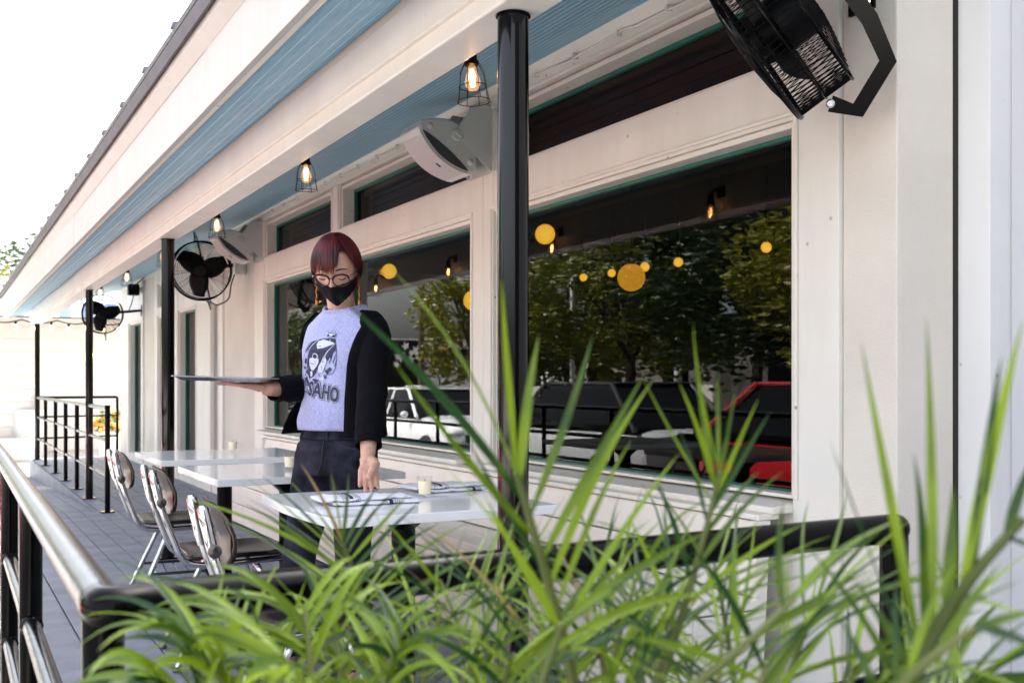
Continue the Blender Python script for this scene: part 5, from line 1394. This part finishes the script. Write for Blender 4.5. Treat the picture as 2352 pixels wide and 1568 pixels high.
#==================================================================== PALMS IN FRONT OF THE RAILING
prnd = random.Random(42)
dry_m = leafmat('dry_leaf', (.16, .10, .03), (.30, .24, .07))
def leaflet(parent, p0, p1, w_, droop=.18, roll=None, m=None):
    """one narrow folded leaf from p0 to p1, arching upward then drooping"""
    p0, p1 = V(p0), V(p1); L = (p1 - p0).length
    mid = p0.lerp(p1, .5) + UP * L * droop + V((prnd.uniform(-1, 1), prnd.uniform(-1, 1), prnd.uniform(-.5, 1))) * L * .07
    view = (V((0, 0, CAMH)) - mid).normalized()
    nrm = (view * prnd.uniform(.35, 1.0) + UP * prnd.uniform(.1, .9) + V((prnd.uniform(-.6, .6), prnd.uniform(-.6, .6), 0))).normalized()
    N = 8; vs = []; tw = prnd.uniform(-.5, .5)
    for i in range(N + 1):
        t = i / N; p = p0 * (1 - t) ** 2 + mid * 2 * t * (1 - t) + p1 * t * t
        tg = ((mid - p0) * (1 - t) + (p1 - mid) * t).normalized()
        sd = tg.cross(nrm); sd.normalize(); up_ = sd.cross(tg).normalized()
        a_ = tw * t; sd2 = sd * math.cos(a_) + up_ * math.sin(a_); up2 = up_ * math.cos(a_) - sd * math.sin(a_)
        ww = w_ * .5 * min(1, .45 + 2.6 * t) * (1 - max(0, t - .45) / .55) ** .75 if t < .99 else w_ * .02
        vs += [p - sd2 * ww + up2 * ww * .35, p - up2 * ww * .10, p + sd2 * ww + up2 * ww * .35]
    fs = []
    for i in range(N):
        k = 3 * i; fs += [(k, k + 1, k + 4, k + 3), (k + 1, k + 2, k + 5, k + 4)]
    return MB().add(vs, fs).build('leaflet', m or (dry_m if w_ < .0065 and prnd.random() < .015 else palm_m), parent, smooth=True, angle=180, fixn=False)
def stem(plant, pts, r0=.0035, r1=.0012):
    pts = [V(p) for p in pts]; n = len(pts)
    return MB().tube(pts, [r0 + (r1 - r0) * i / (n - 1) for i in range(n)], 7).build('frond', palmst_m, plant, smooth=True)
def curve(pts, n=12):
    pts = [V(p) for p in pts]; out = []
    for i in range(n + 1):
        q = list(pts); t = i / n
        while len(q) > 1: q = [q[j].lerp(q[j + 1], t) for j in range(len(q) - 1)]
        out.append(q[0])
    return out
def palm(label, u, d):
    p = at(u, 878, d); p.z = -.352
    t = thing('potted_palm', label, 'plant', tuple(p), 'feathery palms in front of the railing')
    r = .17
    MB().lathe([(r * .7, 0), (r * .95, .25), (r, .34), (r * 1.03, .36), (r * .95, .36), (r * .93, .33), (.01, .33)], p, seg=28).build('pot', blackm, t, smooth=True)
    MB().cyl(p + V((0, 0, .31)), p + V((0, 0, .335)), r * .92, 20).build('soil', soilm, t)
    t['_b'] = (p.x, p.y, p.z)
    return t
def root(plant): return V(plant['_b']) + V((prnd.uniform(-.08, .08), prnd.uniform(-.08, .08), .33))
def frond_from(plant, ctrl, tips, w_, d_tip=None, r0=.0035):
    """ctrl: [(u, v, d)...] stem from low to tip; tips: [(u, v, d, k)] leaf tips with their place k along the stem"""
    pts = [at(*c) for c in ctrl]; rt = root(plant)
    low = curve([rt, rt.lerp(pts[0], .6) + UP * .12, pts[0]], 5)[:-1]
    cv = curve(pts, 10); st = stem(plant, low + cv, r0 * 1.5, r0 * .5)
    for tp in tips:
        u, v, d, k = tp[:4]; ww = (tp[4] if len(tp) > 4 else w_) * (1 if plant is pA else .56)
        f = k * 10; i = min(int(f), 9); b = cv[i].lerp(cv[i + 1], f - i)
        leaflet(st, b, at(u, v, d), ww * prnd.uniform(.85, 1.15), prnd.uniform(.02, .09))
def rand_frond(plant, base, tip, sidev, n, L, w_, droopL=.22, upw=.25, drop=.5):
    """arching feather frond with n pairs of leaflets"""
    rt = root(plant); b, e = V(base), V(tip)
    mid = b.lerp(e, .5) + UP * (e - b).length * upw
    low = curve([rt, rt.lerp(b, .6) + UP * .10, b], 5)[:-1]; cv = curve([b, mid, e], 12); st = stem(plant, low + cv, .0042, .0012)
    for k in range(n):
        for s_ in (-1, 1):
            t = .12 + .88 * (k + (.25 if s_ > 0 else 0)) / n; i = min(int(t * 12), 11); p = cv[i].lerp(cv[i + 1], min(1, t * 12 - i))
            tg = (cv[i + 1] - cv[i]).normalized(); sd = tg.cross(UP); 
            if sd.length < .1: sd = RT.copy()
            sd = (sd.normalized() * .75 + sidev * .35 * prnd.uniform(.3, 1)).normalized() if s_ > 0 else (-sd.normalized() * .75 + sidev * .35 * prnd.uniform(-.2, 1)).normalized()
            ll = 1.25 * L * (1.05 - .55 * abs(t - .45) - .25 * max(0, t - .7)) * prnd.uniform(.8, 1.15)
            dirv = (tg * prnd.uniform(.45, .9) + sd * prnd.uniform(.6, 1.0) + UP * prnd.uniform(-.1, .55)).normalized()
            end = p + dirv * ll - UP * ll * drop * prnd.uniform(.3, 1.0)
            leaflet(st, p, end, w_ * prnd.uniform(.45, .85), droopL * prnd.uniform(.5, 1.3))
pA = palm('feathery palm in the middle, its small fan of leaves in front of the nearest table', 820, .98)
pB = palm('tall palm just right of the black front post with leaves crossing the windows', 1330, .82)
pC = palm('drooping palm at the lower left with long leaves over the railing', 560, .86)
pD = palm('blurred palm at the right edge with upright blades before the white wall', 2120, .72)
# the open fan in front of the table
tipsA = [(410, 1140, .99, .70), (513, 1196, 1.0, .42), (549, 1203, 1.0, .34), (553, 1153, .98, .58), (538, 1124, .98, .72), (556, 1088, .97, .80), (592, 1084, .98, .86), (640, 1078, .99, .91), (690, 1063, 1.0, .95), (760, 1085, 1.0, .99), (801, 1085, 1.0, 1.0), (870, 1110, 1.0, .97), (913, 1124, .99, .90), (942, 1128, .98, .84), (967, 1149, .98, .76), (1010, 1200, .97, .62), (1040, 1215, .96, .50), (1090, 1190, .96, .44), (1140, 1250, .95, .30)]
frond_from(pA, [(905, 1568, 1.0), (850, 1420, .99), (787, 1247, .98)], [(u, v, d, .25 + .75 * k) for u, v, d, k in tipsA], .0044)
# right tall frond with broad long leaves
tipsB = [(878, 598, .70, .92, .012), (775, 678, .68, .86, .011), (905, 830, .70, .70, .010), (1152, 640, .72, 1.0, .011), (1238, 770, .74, .95, .011), (1362, 770, .74, .80, .011), (1478, 862, .76, .62, .014), (1500, 872, .78, .50, .010), (1060, 980, .72, .55, .009), (1010, 1060, .74, .40, .009), (1450, 1010, .78, .40, .009), (1110, 1130, .76, .3, .008), (1560, 1040, .78, .3, .010)]
frond_from(pB, [(1330, 1620, .80), (1262, 1330, .76), (1185, 1085, .73)], tipsB, .011, r0=.0045)
frond_from(pB, [(1500, 1620, .84), (1600, 1320, .82), (1655, 1080, .80)], [(1592, 740, .80, .98, .007), (1600, 845, .81, .92, .007), (1648, 850, .79, .96, .007), (1690, 885, .80, .90, .007), (1742, 915, .80, .84, .007), (1745, 1080, .8, .7, .008), (1560, 990, .82, .75, .007), (1478, 870, .82, .85, .009), (1500, 1090, .82, .5, .008), (1800, 1080, .8, .55, .008), (1850, 1200, .8, .4, .008), (1440, 1180, .83, .3, .008), (1770, 945, .79, .80, .008), (1560, 880, .8, .9, .008)], .008)
# long low blades crossing to the upper right
frond_from(pB, [(1230, 1600, .72), (1270, 1500, .71), (1290, 1430, .70)], [(1628, 1218, .74, 1.0, .013), (1632, 1362, .76, .6, .012), (1500, 1290, .72, .9, .009), (1130, 1180, .70, .9, .010), (1480, 1420, .74, .3, .010)], .011)
frond_from(pD, [(1500, 1640, .72), (1700, 1500, .70), (1826, 1372, .69)], [(2082, 1188, .70, 1.0, .012), (1990, 1240, .72, .8, .010), (2010, 1330, .7, .7, .009), (1800, 1150, .70, .9, .009), (1690, 1230, .72, .55, .010)], .011)
# right: upright soft blades
frond_from(pD, [(2060, 1640, .62), (2140, 1400, .60), (2352, 1190, .58)], [(2128, 730, .58, .40, .011), (1978, 785, .60, .28, .010), (2098, 1040, .60, .32, .011), (2188, 1115, .59, .50, .012), (2350, 735, .56, .62, .012), (2300, 820, .57, .7, .009), (2390, 1010, .56, .9, .012), (1905, 1010, .62, .2, .008), (2420, 1290, .56, .9, .012), (2380, 1420, .58, .6, .012), (1960, 1330, .62, .2, .010), (2352, 1330, .57, .45, .010), (1840, 1240, .64, .1, .009)], .011, r0=.005)
frond_from(pD, [(2000, 1660, .60), (2100, 1520, .58), (2240, 1440, .56)], [(2420, 1500, .54, 1.0, .012), (2400, 1400, .55, .8, .012), (2300, 1290, .56, .7, .010), (2200, 1290, .58, .4, .010), (2060, 1330, .6, .3, .010), (2380, 1600, .54, .6, .012), (1930, 1420, .62, .15, .010), (2150, 1640, .56, .4, .012)], .011)
# lower left: long leaves arching down over the rail
for (b, e, n, L, w_) in [((640, 1640, .86), (560, 1410, .84), 9, .125, .0085), ((720, 1640, .84), (700, 1395, .86), 9, .115, .0085), ((560, 1660, .80), (420, 1460, .78), 8, .115, .0095), ((860, 1660, .82), (930, 1440, .84), 9, .11, .009), ((760, 1680, .76), (640, 1500, .74), 8, .11, .010), ((480, 1690, .78), (330, 1540, .76), 7, .10, .010)]:
    rand_frond(pC, at(*b), at(*e), -RT, n, L * 1.05, w_ * 1.0, .30, .18, .80)
# dense middle and right undergrowth
for (pl_, b, e, n, L, w_) in [(pA, (960, 1640, .92), (1020, 1380, .94), 10, .12, .008), (pA, (1040, 1650, .90), (1120, 1430, .90), 9, .12, .008), (pA, (800, 1660, .90), (760, 1420, .92), 9, .10, .008), (pA, (1120, 1650, .94), (1010, 1330, .97), 8, .10, .006),
                              (pB, (1380, 1650, .86), (1460, 1330, .88), 12, .13, .008), (pB, (1480, 1660, .90), (1560, 1380, .92), 11, .13, .008), (pB, (1250, 1660, .84), (1240, 1440, .86), 9, .12, .009), (pB, (1700, 1660, .92), (1640, 1290, .94), 11, .12, .0075), (pB, (1400, 1660, .95), (1360, 1360, .97), 10, .12, .0075), (pA, (1130, 1680, .80), (1180, 1500, .78), 8, .11, .010),
                              (pD, (1780, 1660, .84), (1880, 1380, .84), 10, .13, .008), (pD, (1720, 1690, .74), (1760, 1520, .72), 8, .11, .010), (pD, (1980, 1680, .66), (2080, 1560, .64), 7, .11, .010), (pD, (1640, 1690, .80), (1660, 1460, .80), 8, .12, .009), (pD, (2130, 1690, .70), (2240, 1560, .70), 7, .10, .010)]:
    rand_frond(pl_, at(*b), at(*e), RT * prnd.choice((-1, 1)), int(n * .68), L * 1.22, w_ * .70, prnd.uniform(.04, .22), .12, prnd.uniform(.1, .6))
for (pl_, b, e, n, L, w_) in [(pA, (900, 1720, .96), (860, 1490, .98), 7, .13, .0075), (pA, (1080, 1720, .98), (1160, 1500, 1.0), 7, .13, .0075), (pA, (980, 1720, .86), (930, 1520, .86), 7, .12, .008), (pC, (620, 1720, .92), (560, 1500, .94), 8, .12, .0085), (pC, (760, 1720, .94), (800, 1470, .96), 8, .12, .008), (pC, (500, 1740, .86), (450, 1560, .86), 7, .12, .009),
                              (pB, (1300, 1720, .96), (1330, 1470, .98), 8, .14, .0075), (pB, (1560, 1720, .98), (1600, 1470, 1.0), 8, .14, .007), (pD, (1920, 1720, .9), (1960, 1530, .9), 7, .13, .0075), (pD, (2080, 1720, .8), (2180, 1560, .8), 7, .13, .008), (pB, (1380, 1720, .8), (1500, 1520, .78), 7, .13, .009)]:
    rand_frond(pl_, at(*b), at(*e), RT * prnd.choice((-1, 1)), n, L, w_, prnd.uniform(.06, .28), .14, prnd.uniform(.2, .7))
for t_ in (pA, pB, pC, pD): del t_['_b']
